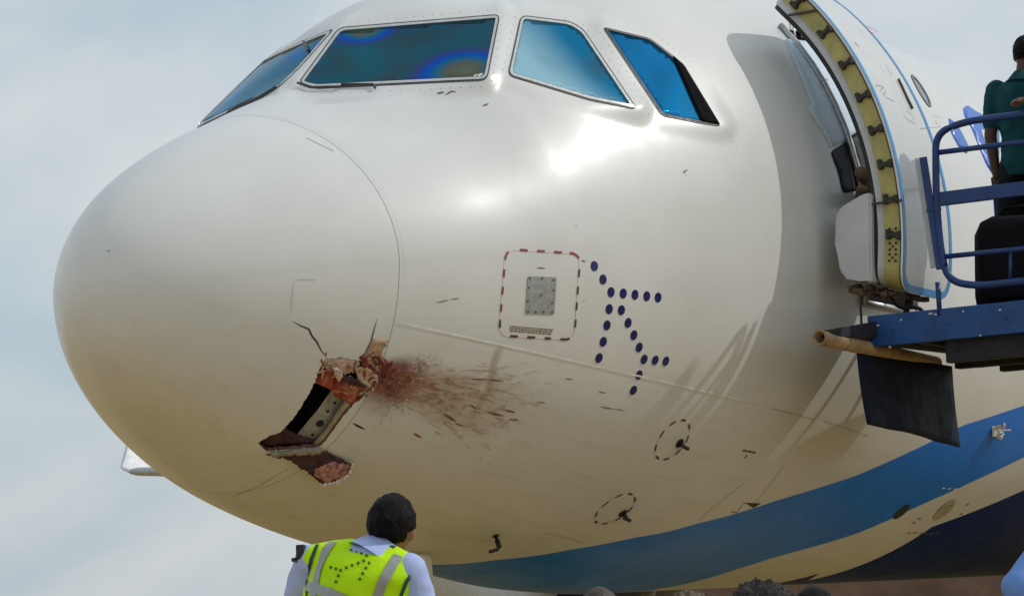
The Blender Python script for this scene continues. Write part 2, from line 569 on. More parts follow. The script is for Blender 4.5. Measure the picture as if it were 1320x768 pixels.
def paint(name):
    q = NB(name)
    pos, X, Y, Z = q.geo()
    white = q.ramp(q.noise(pos, 1.3, 5, .6), (.3, (.66, .66, .64)), (.7, (.74, .74, .725)))
    # long airflow grime, with patchy golden ground reflection painted in towards the belly
    fl = q.vec(q.math('MULTIPLY', X, .6), q.math('MULTIPLY', Y, 7), q.math('MULTIPLY', Z, 7))
    dirt_refl = q.math('MULTIPLY', q.smooth(q.noise(fl, 1.6, 6, .65), .5, .8), q.smooth(Z, 3.6, 2.2))
    white = q.mix(q.math('MULTIPLY', dirt_refl, .38), white, (.44, .36, .22))
    d1, d2, d3 = q.attr('d_blue'), q.attr('d_white'), q.attr('d_navy')
    blue = q.ramp(q.noise(pos, 2.2, 4), (.3, (.003, .17, .68)), (.7, (.006, .21, .78)))
    c = q.mix(q.smooth(d1, -.003, .003), white, blue)
    c = q.mix(q.smooth(d2, -.003, .003), c, white)
    c = q.mix(q.smooth(d3, -.003, .003), c, (.003, .022, .13))
    # bird-strike stain blown aft along the skin, radiating from the point of impact
    a = q.math('SUBTRACT', X, IMP.x)
    b = q.math('SUBTRACT', Z, IMP.z)
    port = q.smooth(Y, -.25, -.45)
    wob = q.noise(pos, 6, 3)
    r = q.math('SQRT', q.math('ADD', q.math('MULTIPLY', a, a), q.math('MULTIPLY', b, b)))
    th = q.math('ARCTAN2', b, q.math('ADD', a, .30))
    rr = q.math('SQRT', q.math('ADD', q.math('POWER', q.math('ADD', a, .12), 2.0), q.math('MULTIPLY', b, b)))
    fan = q.math('ABSOLUTE', q.math('ADD', th, .17))              # angle off the spray axis
    env = q.math('MULTIPLY', q.smooth(fan, .31, .05), q.smooth(a, -.05, .06))
    env = q.math('MULTIPLY', env, port)
    far = q.smooth(rr, 1.9, .22)
    ray1 = q.noise(q.vec(q.math('MULTIPLY', th, 15), q.math('MULTIPLY', rr, 5), 0.0), 1.0, 7, .7, 1.6)
    ray2 = q.noise(q.vec(q.math('MULTIPLY', th, 44), q.math('MULTIPLY', rr, 6.0), 3.0), 1.0, 5, .66, .55)
    grain = q.noise(pos, 38, 4, .66, .8)
    clump = q.noise(pos, 17, 4, .6, .8)
    haze = q.math('MULTIPLY', q.smooth(q.math('ADD', q.math('MULTIPLY', q.math('MULTIPLY', env, far), .62), q.math('MULTIPLY', ray1, .55)), .38, 1.0), .72)
    s1 = q.math('MULTIPLY', q.smooth(q.math('ADD', q.math('MULTIPLY', q.math('MULTIPLY', env, far), .22), ray2), .62, .72), q.smooth(env, .05, .4))
    s1 = q.math('MULTIPLY', s1, q.smooth(rr, 1.8, .6))
    near = q.smooth(q.math('ADD', rr, q.math('MULTIPLY', q.math('SUBTRACT', clump, .5), .50)), .56, .22)
    wide = q.math('MULTIPLY', q.smooth(q.math('ABSOLUTE', q.math('ADD', th, .06)), .62, .20), q.smooth(a, -.04, .02))
    core = q.math('MULTIPLY', q.math('MULTIPLY', near, wide), q.math('MULTIPLY', port, q.smooth(th, .20, .02)))
    core = q.math('MULTIPLY', core, q.smooth(q.math('ADD', q.math('ADD', q.math('MULTIPLY', grain, .6), q.math('MULTIPLY', clump, .5)), q.math('MULTIPLY', near, .30)), .60, .80))
    # old vertical run mark under the service panel
    vm_ = q.math('MULTIPLY', q.smooth(q.math('ABSOLUTE', q.math('ADD', q.math('SUBTRACT', X, RUN.x), q.math('MULTIPLY', q.math('SUBTRACT', wob, .5), .10))), .045, .004), q.math('MULTIPLY', q.smooth(Z, RUN.z+.10, RUN.z+.02), q.smooth(Z, RUN.z-.42, RUN.z-.12)))
    vm_ = q.math('MULTIPLY', vm_, port)
    c = q.mix(q.math('MULTIPLY', vm_, .55), c, (.34, .23, .10))
    c = q.mix(haze, c, q.ramp(ray1, (.3, (.40, .25, .11)), (.7, (.31, .13, .05))))
    c = q.mix(q.math('MULTIPLY', s1, q.ramp(clump, (.38, .15), (.62, .70))), c, (.24, .085, .035))
    c = q.mix(q.math('MULTIPLY', core, .88), c, q.ramp(grain, (.38, (.30, .085, .035)), (.50, (.17, .026, .016)), (.64, (.055, .012, .010))))
    q.l(c, q.b.inputs['Base Color'])
    rg = q.ramp(q.noise(pos, 5, 5, .6), (.3, .33), (.7, .44))
    q.l(q.math('ADD', rg, q.math('MULTIPLY', q.math('ADD', haze, core, clamp=True), .4)), q.b.inputs['Roughness'])
    cov = q.smooth(d1, -.003, .003)
    cnv = q.smooth(d3, -.003, .003)
    q.l(q.math('SUBTRACT', q.math('SUBTRACT', .33, q.math('MULTIPLY', cov, .17)), q.math('MULTIPLY', cnv, .12)), q.b.inputs['Specular IOR Level'])
    q.l(q.math('SUBTRACT', q.math('SUBTRACT', .38, q.math('MULTIPLY', cov, .24)), q.math('MULTIPLY', cnv, .12)), q.b.inputs['Coat Weight'])
    q.b.inputs['Coat Roughness'].default_value = .20
    hb = q.math('ADD', q.noise(pos, 1.7, 3), q.math('MULTIPLY', q.noise(pos, 9, 2), .05))
    q.bump(hb, .10, .03)
    return q.m
M_paint = paint('airliner_paint')

plane = empty('airliner', (5.0, 0, 0), 'white airliner nose with a torn blood-stained hole under its left side, door open', 'aircraft')

def livery_attrs(o, S, PH):
    s = S.ravel(); ph = PH.ravel()
    ph = np.where(ph > math.pi/2, math.pi-ph, ph)
    x = o_x = np.array([v.co.x for v in o.data.vertices])[:len(s)]
    for nm, (cx, cy) in (('d_blue', LC1), ('d_white', LC2), ('d_navy', LC3)):
        at = o.data.attributes.new(nm, 'FLOAT', 'POINT')
        bd = np.interp(x, cx, cy)
        d = (bd-ph)*1.9
        vals = np.concatenate([d, np.full(len(o.data.vertices)-len(s), -9.0)])
        at.data.foreach_set('value', vals.astype(np.float32))

# radome with the torn opening
def crop2(pts): return [(320+x/3.49, 400+y/3.49) for x, y in pts]
HOLE = crop2([(350, 212), (430, 214), (498, 226), (560, 250), (584, 300), (532, 380), (470, 425), (425, 480), (345, 590), (318, 614), (205, 622), (80, 632), (42, 596), (100, 562), (150, 545), (195, 495), (240, 430), (275, 370), (300, 325), (318, 270)])
px1 = project(V1)
front = (V1[:, 1] < 0)
dist1 = np.where(front & (V1[:, 0] > .3), seg_dist(px1, HOLE), 1e3)
# only the near side of the radome
nrm_ok = np.zeros(len(V1), bool)
cen = V1[F1].mean(1)
dc = np.where((cen[:, 1] < 0) & (cen[:, 0] > .3), seg_dist(project(cen), HOLE), 1e3)
keep = dc > 0
# snap vertices of boundary faces to the outline
used_del = np.zeros(len(V1), bool); used_del[F1[~keep].ravel()] = True
used_keep = np.zeros(len(V1), bool); used_keep[F1[keep].ravel()] = True
Vr = V1.copy()
hb = np.array(resample(HOLE, 1.0))
hb = hb + np.array([[noise.noise(Vector((p[0]*.35, p[1]*.35, 1.0)))*2.0, noise.noise(Vector((p[0]*.35, p[1]*.35, 9.0)))*2.0] for p in hb])
rim = np.where(used_del & used_keep)[0]
for i in rim:
    k = np.argmin(((hb-px1[i])**2).sum(1))
    l, n = on_skin(*hb[k])
    if l is not None and (l-Vector(V1[i])).length < .06: Vr[i] = l
allF = [tuple(f) for f in F1[keep]]+fan
radome = mesh_obj('radome', np.vstack([Vr, tipv]), allF, M_paint, plane, True)
livery_attrs(radome, S1, PH1)
# thickness of the broken laminate round the opening
M_lam = mat('broken_laminate', (.13, .075, .05), .8, vary=.5, scale=30, bump=.5)
bmx = bmesh.new(); bmx.from_mesh(radome.data); bmx.verts.ensure_lookup_table()
rimset = set(int(i) for i in rim)
be = [e for e in bmx.edges if e.is_boundary and e.verts[0].index in rimset and e.verts[1].index in rimset]
TV, TF = [], []
axis_pt = lambda p: Vector((p.x+.15, 0, ZC-.5))
for e in be:
    a, b = e.verts[0].co.copy(), e.verts[1].co.copy()
    da = (axis_pt(a)-a).normalized(); db = (axis_pt(b)-b).normalized()
    k = len(TV)
    ta = .02+.012*noise.noise(a*25); tb = .02+.012*noise.noise(b*25)
    TV += [a, b, b+db*tb, a+da*ta]; TF.append((k, k+1, k+2, k+3))
bmx.free()
mesh_obj('torn_edge', TV, TF, M_lam, radome)

# fuselage with the doorway left open
ZD0, ZD1 = ZC-.45, ZC+1.42
cen2 = V2[F2].mean(1)
doorway = (cen2[:, 1] < 0) & (cen2[:, 0] > DOOR_X0) & (cen2[:, 0] < DOOR_X1) & (cen2[:, 2] > ZD0) & (cen2[:, 2] < ZD1)
fus = mesh_obj('fuselage', V2, F2[~doorway], M_paint, plane, True)
livery_attrs(fus, S2, PH2)
# vestibule behind the doorway
def ysec(z): return -1.972*math.sqrt(max(0.0, 1-(z/2.11)**2))
M_vest = mat('cabin_vestibule', (.16, .15, .14), .7)
vb = bmesh.new()
zs = np.linspace(ZD0-.03, ZD1+.03, 9)
ring = [bmesh_v for bmesh_v in []]
cols = []
for z in zs:
    yo = ysec(z-ZC)+.01
    cols.append([vb.verts.new((DOOR_X0-.04, yo+.03, z)), vb.verts.new((DOOR_X0-.04, -.3, z)), vb.verts.new((DOOR_X1+.04, -.3, z)), vb.verts.new((DOOR_X1+.04, yo+.03, z))])
for a, b in zip(cols, cols[1:]):
    for k in range(3): vb.faces.new((a[k], a[k+1], b[k+1], b[k]))
vb.faces.new(cols[0]); vb.faces.new(cols[-1])
bm_obj('vestibule', vb, M_vest, plane)
tb = bmesh.new()
tube(tb, [(DOOR_X0-.01, ysec(z-ZC)-.012, z) for z in np.linspace(ZD0, ZD1, 14)], .022, 8)
tube(tb, [(DOOR_X1+.01, ysec(z-ZC)-.012, z) for z in np.linspace(ZD0, ZD1, 14)], .022, 8)
tube(tb, [(x, ysec(ZD0-ZC)-.012, ZD0) for x in (DOOR_X0-.01, DOOR_X1+.01)], .022, 8)
bm_obj('door_frame', tb, M_alu, plane, True)

# pressure bulkhead and inner frame seen through the hole
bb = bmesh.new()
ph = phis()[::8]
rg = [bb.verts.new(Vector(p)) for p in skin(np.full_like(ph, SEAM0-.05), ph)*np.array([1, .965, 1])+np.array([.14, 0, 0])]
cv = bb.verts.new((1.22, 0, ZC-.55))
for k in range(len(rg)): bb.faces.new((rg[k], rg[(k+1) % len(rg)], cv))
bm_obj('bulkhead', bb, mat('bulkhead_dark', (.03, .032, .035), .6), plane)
# backing ring under the radome joint
ph = phis()[::2]
ra = skin(np.full_like(ph, SEAM0-.02), ph); rb = skin(np.full_like(ph, SEAM0+.02), ph)
sc_ = lambda A: (A-np.array([0, 0, ZC-.5]))*np.array([1, .993, .993])+np.array([0, 0, ZC-.5])
ra, rb = sc_(ra), sc_(rb)
n_ = len(ph)
mesh_obj('joint_ring', list(ra)+list(rb), [(k, (k+1) % n_, n_+(k+1) % n_, n_+k) for k in range(n_)], M_joint, plane, True)
M_ringgrey = mat('inner_frame_grey', (.36, .37, .36), .5, .2, vary=.4, scale=20)
patch('inner_frame', crop2([(392, 380), (470, 395), (545, 330), (560, 400), (350, 640), (170, 640), (230, 590), (330, 470)]), -.055, M_ringgrey, plane, step=6, skirt=-0.0)
patch('inner_flange', crop2([(452, 405), (470, 425), (425, 480), (345, 590), (318, 614), (300, 612), (350, 560)]), -.012, mat('flange_tan', (.40, .31, .19), .6, vary=.3, scale=25), plane, step=5, skirt=.02)
for (x, y), r in (((335, 537), .022), ((372, 480), .008), ((405, 440), .008), ((300, 590), .008)):
    (px, py), = crop2([(x, y)])
    l, n = on_skin(px, py)
    hb_ = bmesh.new(); disc(hb_, l-n*.054, n, r, .004)
    bm_obj('frame_hole', hb_, M_black, radome)
# soaked cavity wall at the lower left and ragged flap of radome skin
M_maroon = mat('bloodied_core', (.055, .022, .026), .75, vary=.6, scale=30, bump=.6)
M_pink = mat('split_honeycomb', (.42, .21, .18), .8, vary=.75, scale=38, bump=.8)
M_fray = mat('frayed_white_fibre', (.75, .66, .60), .8, vary=.25, scale=60)
M_tan = mat('stripped_laminate_tan', (.40, .25, .15), .75, vary=.35, scale=30, bump=.3)
M_red = mat('fresh_red_tissue', (.33, .035, .018), .45, vary=.6, scale=45, bump=.6)
M_pale = mat('pale_torn_fibre', (.60, .44, .36), .75, vary=.35, scale=50, bump=.5)
patch('cavity_wall', crop2([(42, 596), (100, 562), (158, 548), (235, 590), (318, 612), (205, 624), (80, 634)]), -.03, M_maroon, radome, step=4, skirt=.02)
def ragged(poly, amp, seed):
    r = resample(poly, 2.2)
    return [(p[0]+amp*noise.noise(Vector((p[0]*.5, p[1]*.5, seed))), p[1]+amp*noise.noise(Vector((p[0]*.5, p[1]*.5, seed+7)))) for p in r]
def lifted(px, py, base, k):
    l, n = on_skin(px, py)
    return l, n
FLAP = crop2([(80, 638), (190, 628), (320, 616), (400, 652), (462, 678), (440, 708), (385, 735), (325, 745), (262, 704), (190, 664), (120, 648)])
def flap_cast(px, py):
    l, n = on_skin(px, py)
    (hx, hy) = (HOLE[10][0]+HOLE[11][0])*.5, HOLE[10][1]
    lift = max(0, (py-(575+ (412-px)*.02))/40.0)
    lift = min(lift, 1.2)
    return l+n*(.006+.050*lift**1.3+.010*noise.noise(Vector((px*.12, py*.12, 2.0)))), n
o = patch('torn_flap', ragged(FLAP, 1.6, 3.0), 0, M_maroon, radome, step=3, skirt=.006, cast=flap_cast)
patch('split_core', ragged(crop2([(300, 690), (370, 668), (450, 676), (455, 690), (420, 716), (345, 738), (290, 712)]), 2.0, 5.0), .004, M_pink, radome, step=3, skirt=.008, cast=flap_cast)
fr = bmesh.new()
for p in resample(crop2([(318, 742), (385, 735), (440, 708), (464, 676)]), 1.3, False):
    l, n = flap_cast(p[0], p[1])
    s = random.uniform(.0025, .0075)
    v = bmesh.ops.create_icosphere(fr, subdivisions=1, radius=s)['verts']
    for q in v: q.co = Vector((q.co.x*random.uniform(.5, 2.2), q.co.y, q.co.z*random.uniform(.5, 1.6)))+l+n*.008+Vector((random.uniform(-.006, .006), 0, random.uniform(-.006, .006)))
bm_obj('frayed_edge', fr, M_fray, radome)
# stripped patch between the joint and the crack beside it
patch('stripped_skin', ragged(crop2([(560, 128), (632, 134), (612, 214), (590, 300), (560, 250), (512, 222), (530, 185)]), 1.5, 2.0), .002, M_tan, radome, step=4, skirt=.004)
# torn skin and remains packed into the upper end of the opening
def gore(name, stops, seed):
    q = NB(name)
    pos = q.geo()[0]
    f = q.noise(pos, 9, 6, .62, 1.6)
    q.l(q.ramp(f, *stops), q.b.inputs['Base Color'])
    q.b.inputs['Roughness'].default_value = .55
    q.bump(q.noise(pos, 45, 5, .6), .45, .010)
    return q.m
M_gore = gore('bloodied_skin', ((.30, (.04, .012, .010)), (.42, (.22, .020, .012)), (.52, (.33, .06, .03)), (.60, (.42, .20, .12)), (.72, (.56, .42, .33))), 0)
M_gored = gore('dark_remains', ((.34, (.030, .012, .012)), (.48, (.14, .025, .018)), (.60, (.30, .06, .035)), (.74, (.48, .26, .20))), 1)
M_gorep = gore('stained_skin', ((.30, (.25, .06, .03)), (.42, (.46, .30, .20)), (.60, (.58, .47, .38)), (.75, (.66, .58, .50))), 2)
def crumple(seed, amp, base, tilt=(0, 0)):
    def f(px, py):
        l, n = on_skin(px, py)
        p = Vector((px*.11, py*.11, seed))
        k = noise.noise(p)*.6+abs(noise.noise(p*2.3))*.55+noise.noise(p*5)*.18
        return l+n*(base+amp*k+(px-440)*tilt[0]+(py-470)*tilt[1]), n
    return f
for i, (poly, m, base, amp, tl) in enumerate((
    ([(348, 212), (430, 214), (498, 226), (500, 262), (455, 285), (415, 292), (372, 268), (330, 262)], M_gorep, -.004, .020, (0, 0)),
    ([(318, 270), (375, 262), (425, 300), (420, 340), (400, 372), (350, 350), (300, 326)], M_gore, -.008, .024, (0, 0)),
    ([(405, 320), (470, 325), (545, 345), (535, 380), (470, 425), (430, 405), (385, 388), (378, 350)], M_gore, -.010, .022, (0, 0)),
    ([(478, 262), (520, 250), (585, 292), (582, 318), (545, 345), (500, 320)], M_gorep, .002, .018, (0, 0)),
    ([(418, 285), (470, 300), (530, 335), (520, 346), (450, 325), (415, 300)], M_maroon, .010, .012, (0, 0)),  # dark sheet painting the shaded gap between the torn sheets
    ([(376, 255), (412, 262), (420, 300), (404, 318), (380, 285)], M_pale, .010, .018, (0, 0)),
    ([(500, 205), (545, 196), (612, 214), (650, 262), (640, 300), (600, 300), (560, 280), (512, 256)], M_gored, .000, .022, (0, 0)))):
    patch('torn_skin_and_gap', ragged(crop2(poly), 2.2, 11.0+i), 0, m, radome, step=2.2, skirt=.006, cast=crumple(i*3.7, amp, base, tl))
def shard(bm, c, n, sx, sy, sz, ang, seed):
    v = bmesh.ops.create_icosphere(bm, subdivisions=2, radius=1.0)['verts']
    t = n.orthogonal().normalized(); t = Matrix.Rotation(ang, 3, n) @ t
    b = n.cross(t)
    for q in v:
        k = 1+.5*noise.noise(q.co*2.2+Vector((seed, 0, 0)))
        p = q.co*k
        q.co = c + t*p.x*sx + b*p.y*sy + n*p.z*sz
for nm, m, N in (('shredded_fibre', M_gorep, 22), ('shredded_tissue', M_gore, 34), ('dark_shreds', M_gored, 60)):
    b_ = bmesh.new()
    for i in range(N):
        x = random.uniform(320, 560); y = 235+(x-330)*.33 + random.gauss(20, 32)
        if nm == 'dark_shreds': x = random.gauss(585, 42); y = random.gauss(262, 34)
        (px, py), = crop2([(x, y)])
        l, n = on_skin(px, py)
        if l is None: continue
        s = random.uniform(.003, .008)
        shard(b_, l+n*.004, n, s*random.uniform(1.2, 3.5), s*.7, s*.5, random.uniform(0, 3.1), i*1.7)
    o = bm_obj(nm, b_, m, radome); o['kind'] = 'stuff'
patch('flap_highlight', ragged(crop2([(95, 634), (205, 624), (322, 612), (345, 626), (300, 640), (190, 642), (110, 650)]), 1.2, 4.0), .004, mat('pale_highlight', (.30, .27, .24), .7, vary=.3, scale=30), radome, step=3, skirt=.006, cast=flap_cast)  # pale strip painting the highlight along the flap's upper edge

# cracks
line('crack', [(377, 414), (388, 420), (398, 424), (402, 433), (408, 440), (413, 450), (420, 460)], .010, .0015, M_seam, radome, step=3, taper=True)
line('crack', [(486, 411), (482, 425), (478, 440), (470, 456), (466, 466)], .008, .0015, M_seam, radome, step=3, taper=True)
M_faint = mat('faint_scratch', (.57, .57, .55), .5)
line('scratch', [(379, 362), (377, 380), (375, 404)], .008, .0012, M_faint, radome, step=4, taper=True)
line('scratch', [(379, 361), (392, 360), (408, 361)], .006, .0012, M_faint, radome, step=4, taper=True)
line('scratch', [(455, 545), (462, 549), (470, 553)], .012, .0015, M_black, fus, step=3, taper=True)
# stringy residue blown along the skin aft of the seam
M_streak = mat('dried_streak', (.24, .10, .055), .7, vary=.5, scale=30)
M_streak_dk = mat('dried_streak_dark', (.20, .14, .09), .7, vary=.4, scale=30)
for (a, b), m, w in ((((606, 488), (630, 489)), M_streak_dk, .010), (((630, 489), (648, 491)), M_streak, .010), (((572, 533), (588, 543)), M_streak, .013), (((586, 545), (600, 550)), M_streak_dk, .009), (((628, 531), (649, 536)), M_streak, .014), (((651, 528), (664, 531)), M_streak, .011), (((533, 558), (543, 564)), M_streak, .014), (((774, 524), (790, 527)), M_streak_dk, .009), (((790, 527), (806, 529)), M_streak_dk, .006), (((728, 488), (739, 489)), M_streak, .007), (((771, 504), (781, 507)), M_streak_dk, .007), (((562, 390), (578, 387)), M_scuff, .006), (((580, 386), (592, 384)), M_scuff, .005), (((692, 518), (703, 519)), M_streak_dk, .007), (((605, 521), (614, 527)), M_streak, .009), (((655, 540), (668, 541)), M_streak, .009)):
    L_ = [a]
    for t in (.25, .5, .75): L_.append((a[0]+(b[0]-a[0])*t+random.uniform(-.4, .4), a[1]+(b[1]-a[1])*t+random.uniform(-.35, .35)))
    line('dried_streak', L_+[b], w, .0015, m, fus, step=2, taper=True)

# cockpit windows, both sides
def glass(name, kind):
    q = NB(name)
    pos, X, Y, Z = q.geo()
    f = q.noise(pos, 1.6, 1.0, .4, .6)
    if kind == 0:
        c = q.ramp(f, (.32, (.02, .12, .22)), (.48, (.05, .085, .10)), (.62, (.035, .115, .15)), (.75, (.014, .14, .28)))
        # strain rings of the laminated pane, round two corners
        ab = q.n('ShaderNodeVectorMath', operation='ABSOLUTE'); q.l(pos, ab.inputs[0])
        for (px, py), rad_ in (((598, 92), .34), ((468, 40), .24)):
            l, n = on_skin(px, py)
            dn_ = q.n('ShaderNodeVectorMath', operation='DISTANCE'); q.l(ab.outputs[0], dn_.inputs[0]); dn_.inputs[1].default_value = (abs(l.x), abs(l.y), abs(l.z))
            d = q.math('DIVIDE', q.math('ADD', dn_.outputs['Value'], q.math('MULTIPLY', q.math('SUBTRACT', f, .5), .25)), rad_)
            ring = q.ramp(d, (.0, (.15, .17, .11)), (.25, (.14, .13, .09)), (.42, (.03, .15, .25)), (.58, (.004, .09, .50)), (.74, (.06, .07, .22)), (.95, (.03, .10, .15)))
            c = q.mix(q.smooth(d, 1.0, .75), c, ring)
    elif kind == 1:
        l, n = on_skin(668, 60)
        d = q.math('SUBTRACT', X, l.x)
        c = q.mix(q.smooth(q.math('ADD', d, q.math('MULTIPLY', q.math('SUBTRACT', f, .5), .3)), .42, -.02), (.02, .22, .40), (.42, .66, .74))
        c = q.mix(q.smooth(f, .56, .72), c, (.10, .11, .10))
    else:
        c = q.ramp(f, (.3, (.010, .15, .36)), (.6, (.014, .22, .50)), (.8, (.05, .18, .30)))
    q.l(c, q.b.inputs['Base Color'])
    q.b.inputs['Roughness'].default_value = .04
    q.b.inputs['Metallic'].default_value = .72
    q.b.inputs['Specular IOR Level'].default_value = .2
    q.b.inputs['Specular Tint'].default_value = (.16, .52, .74, 1)
    return q.m
GL = {'windscreen': glass('windscreen_glass', 0), 'sliding_window': glass('side_glass', 1), 'rear_window': glass('rear_glass', 2)}
def mirror_obj(o, parent):
    me = o.data.copy()
    for v in me.vertices: v.co.y = -v.co.y
    me.flip_normals()
    c = o.copy(); c.data = me
    COL.objects.link(c)
    attach(c, parent)
    return c
def inset(poly, d):
    out = []; m = len(poly)
    P = [np.array(p, float) for p in poly]
    area = sum(P[i][0]*P[(i+1) % m][1]-P[(i+1) % m][0]*P[i][1] for i in range(m))
    sg = 1 if area > 0 else -1
    for i in range(m):
        a, b, c = P[i-1], P[i], P[(i+1) % m]
        n1 = np.array([-(b-a)[1], (b-a)[0]]); n1 = n1/(np.linalg.norm(n1)+1e-9)*sg
        n2 = np.array([-(c-b)[1], (c-b)[0]]); n2 = n2/(np.linalg.norm(n2)+1e-9)*sg
        bis = n1+n2
        k = 2*d/max(.35, bis@bis)
        out.append(b+bis*k)
    return out
def ring_patch(name, poly_out, poly_in, off, material, parent):
    V, F = [], []
    n = len(poly_out)
    for a, b in zip(poly_out, poly_in):
        la, na = on_skin(*a); lb, nb = on_skin(*b)
        V += [la-na*.004, la+na*off, lb+nb*off, lb-nb*.004]
    for i in range(n):
        j = (i+1) % n
        for k in range(3):
            F.append((4*i+k, 4*j+k, 4*j+k+1, 4*i+k+1))
    return mesh_obj(name, V, F, material, parent, False)
for wn, poly in WIN.items():
    pr = rounded(poly, 9 if wn != 'rear_window' else 7)
    pr = resample(pr, 5.0)
    r1 = inset(pr, 1.7); r2 = inset(pr, 4.6 if wn != 'rear_window' else 2.8)
    pane = patch(wn, r2, .001, GL[wn], plane, step=6.0, skirt=.004)
    fro = ring_patch('window_seal', pr, r1, .004, M_seal, pane)
    fri = ring_patch('window_frame', r1, r2, .006, M_alu_frame if wn != 'rear_window' else M_seal, pane)
    mp = mirror_obj(pane, plane)
    mirror_obj(fro, mp); mirror_obj(fri, mp)
    if wn == 'rear_window':
        patch('sun_blind', [(867, 74), (880, 86), (926, 161), (904, 157)], .013, mat('blind_black_cloth', (.008, .008, .009), .9, spec=.05), pane, step=3, skirt=.010)
# rivet rows beside the panes
rv = bmesh.new()
for a, b, n in (((752, 32), (842, 155), 17), ((648, 22), (634, 104), 9), ((664, 22), (646, 100), 9), ((846, 46), (890, 80), 7), ((768, 34), (846, 150), 15), ((400, 122), (620, 112), 18), ((440, 30), (640, 13), 18), ((936, 168), (950, 190), 4)):
    for i in range(n):
        t = i/(n-1)
        l, nn = on_skin(a[0]+(b[0]-a[0])*t, a[1]+(b[1]-a[1])*t)
        disc(rv, l-nn*.0005, nn, .0045, .0016, 6)
o = bm_obj('rivet_rows', rv, mat('rivet_grey', (.45, .43, .40), .5), fus); o['kind'] = 'stuff'
rv = bmesh.new()
for off_ in (.024,):
    for k_ in np.concatenate([np.arange(-78, -58, 1.35), np.arange(-8, 100, 1.35)]):
        p = skin(np.array([SEAM0+off_]), np.array([rad(k_)]))[0]
        q_, n_, _, _ = bvh.find_nearest(Vector(p))
        if n_.dot(Vector(p)-Vector((p[0]+.3, 0, ZC-.5))) < 0: n_ = -n_
        disc(rv, q_-n_*.0006, n_, .0042, .0013, 6)
o = bm_obj('seam_rivets', rv, mat('painted_rivet', (.58, .58, .56), .4), fus); o['kind'] = 'stuff'
# wiper stubs, scuffs
wp = bmesh.new()
for pts in ([(384, 110), (400, 116), (440, 115)], [(440, 112), (482, 112)], [(482, 113), (484, 117)]):
    tube(wp, [on_skin(*p, .016)[0] for p in pts], .007, 6)
wiper = bm_obj('wiper', wp, M_seal, plane)
mirror_obj(wiper, plane)
sm = bmesh.new()
tube(sm, [on_skin(394, 57, .02)[0] if on_skin(394, 57)[0] else at_depth(394, 57, 13), on_skin(399, 69, .02)[0]], .008, 6)
bm_obj('wiper_arm', sm, M_seal, plane)
for pts, w in (([(563, 121), (573, 119)], .016), ([(574, 123), (582, 118), (588, 119)], .012), ([(622, 137), (630, 134)], .014), ([(880, 223), (886, 219)], .012), ([(882, 224), (885, 227)], .010), ([(138, 323), (142, 324)], .016), ([(741, 292), (744, 291)], .010), ([(749, 336), (755, 337)], .010), ([(751, 388), (754, 388)], .01), ([(692, 345), (703, 346)], .008)):
    line('paint_chip', pts, w, .0015, M_scuff, fus, step=3, taper=True)

# ---- markings on the side
line('joint_line', [(511, 415), (600, 434), (700, 456), (800, 479), (900, 502), (993, 524)], .011, .003, M_line, fus, step=10)
M_panel_line = mat('panel_joint', (.46, .45, .42), .6)
for pts in ([(1062, 542), (1120, 562)], [(995, 526), (1050, 540)], [(398, 179), (395, 178), (430, 195)], [(900, 670), (930, 645), (960, 622)], [(953, 668), (985, 634), (1010, 600)], [(300, 639), (330, 628), (372, 603)], [(705, 687), (735, 693), (752, 700)]):
    line('panel_joint', pts, .006, .0015, M_panel_line, fus, step=6)
# access panel
plate = patch('access_panel', rounded([(680, 356), (717, 357), (714, 405), (677, 404)], 2), .004, mat('panel_alu', (.36, .38, .38), .42, .35, vary=.22, scale=35), fus, step=6, skirt=.006, smooth=False)
for x, y in ((682, 359), (698, 359), (713, 361), (681, 371), (713, 374), (711, 390), (680, 388), (680, 401), (690, 402), (700, 402), (711, 402), (697, 380)):
    l, n = on_skin(x, y, .004)
    sb = bmesh.new(); disc(sb, l, n, .0055, .003, 8)
    attach(bm_obj('screw', sb, M_dashdk), fus)
frame_px = rounded([(652, 321), (748, 327), (740, 438), (643, 432)], 14, 6)
line('panel_outline', frame_px, .009, .0018, M_dashpale, fus, step=5, closed=True)
fp = resample(frame_px, 2.0)
per = len(fp); nd = 17
for k in range(nd):
    i0 = int(per*k/nd); i1 = int(per*(k+.46)/nd)
    line('outline_dash', [fp[i % per] for i in range(i0, i1+1)], .013, .003, M_dashdk if 4 < k < 14 else M_dashred, fus, step=3)
# tiny stencil rows under the panel
for j, (y0, y1) in enumerate(((420.5, 425.0), (423.2, 427.8), (426, 430.6))):
    x = 657
    while x < 709:
        w_ = random.uniform(1.6, 5)
        t = (x-657)/55
        line('stencil_word', [(x, y0+(y1-y0)*t), (x+w_, y0+(y1-y0)*(t+w_/55))], .0075, .0018, M_scuff, fus, step=3)
        x += w_+.9
# emblem of dots
DOTS = [(475, 150), (514, 210), (550, 267), (605, 273), (658, 279), (711, 285), (762, 291), (542, 343), (597, 348), (532, 416), (627, 405), (515, 490), (653, 460), (496, 563), (677, 515), (699, 569), (749, 573), (797, 577), (676, 639), (651, 708)]
for x, y in DOTS:
    px, py = 630+x/3.492, 300+y/3.491
    l, n = on_skin(px, py)
    b_ = bmesh.new()
    disc(b_, Vector((0, 0, 0)), n, .0285, .0025, 20)
    o = bm_obj('emblem_dot', b_, M_dot)
    o.location = l
    attach(o, fus)
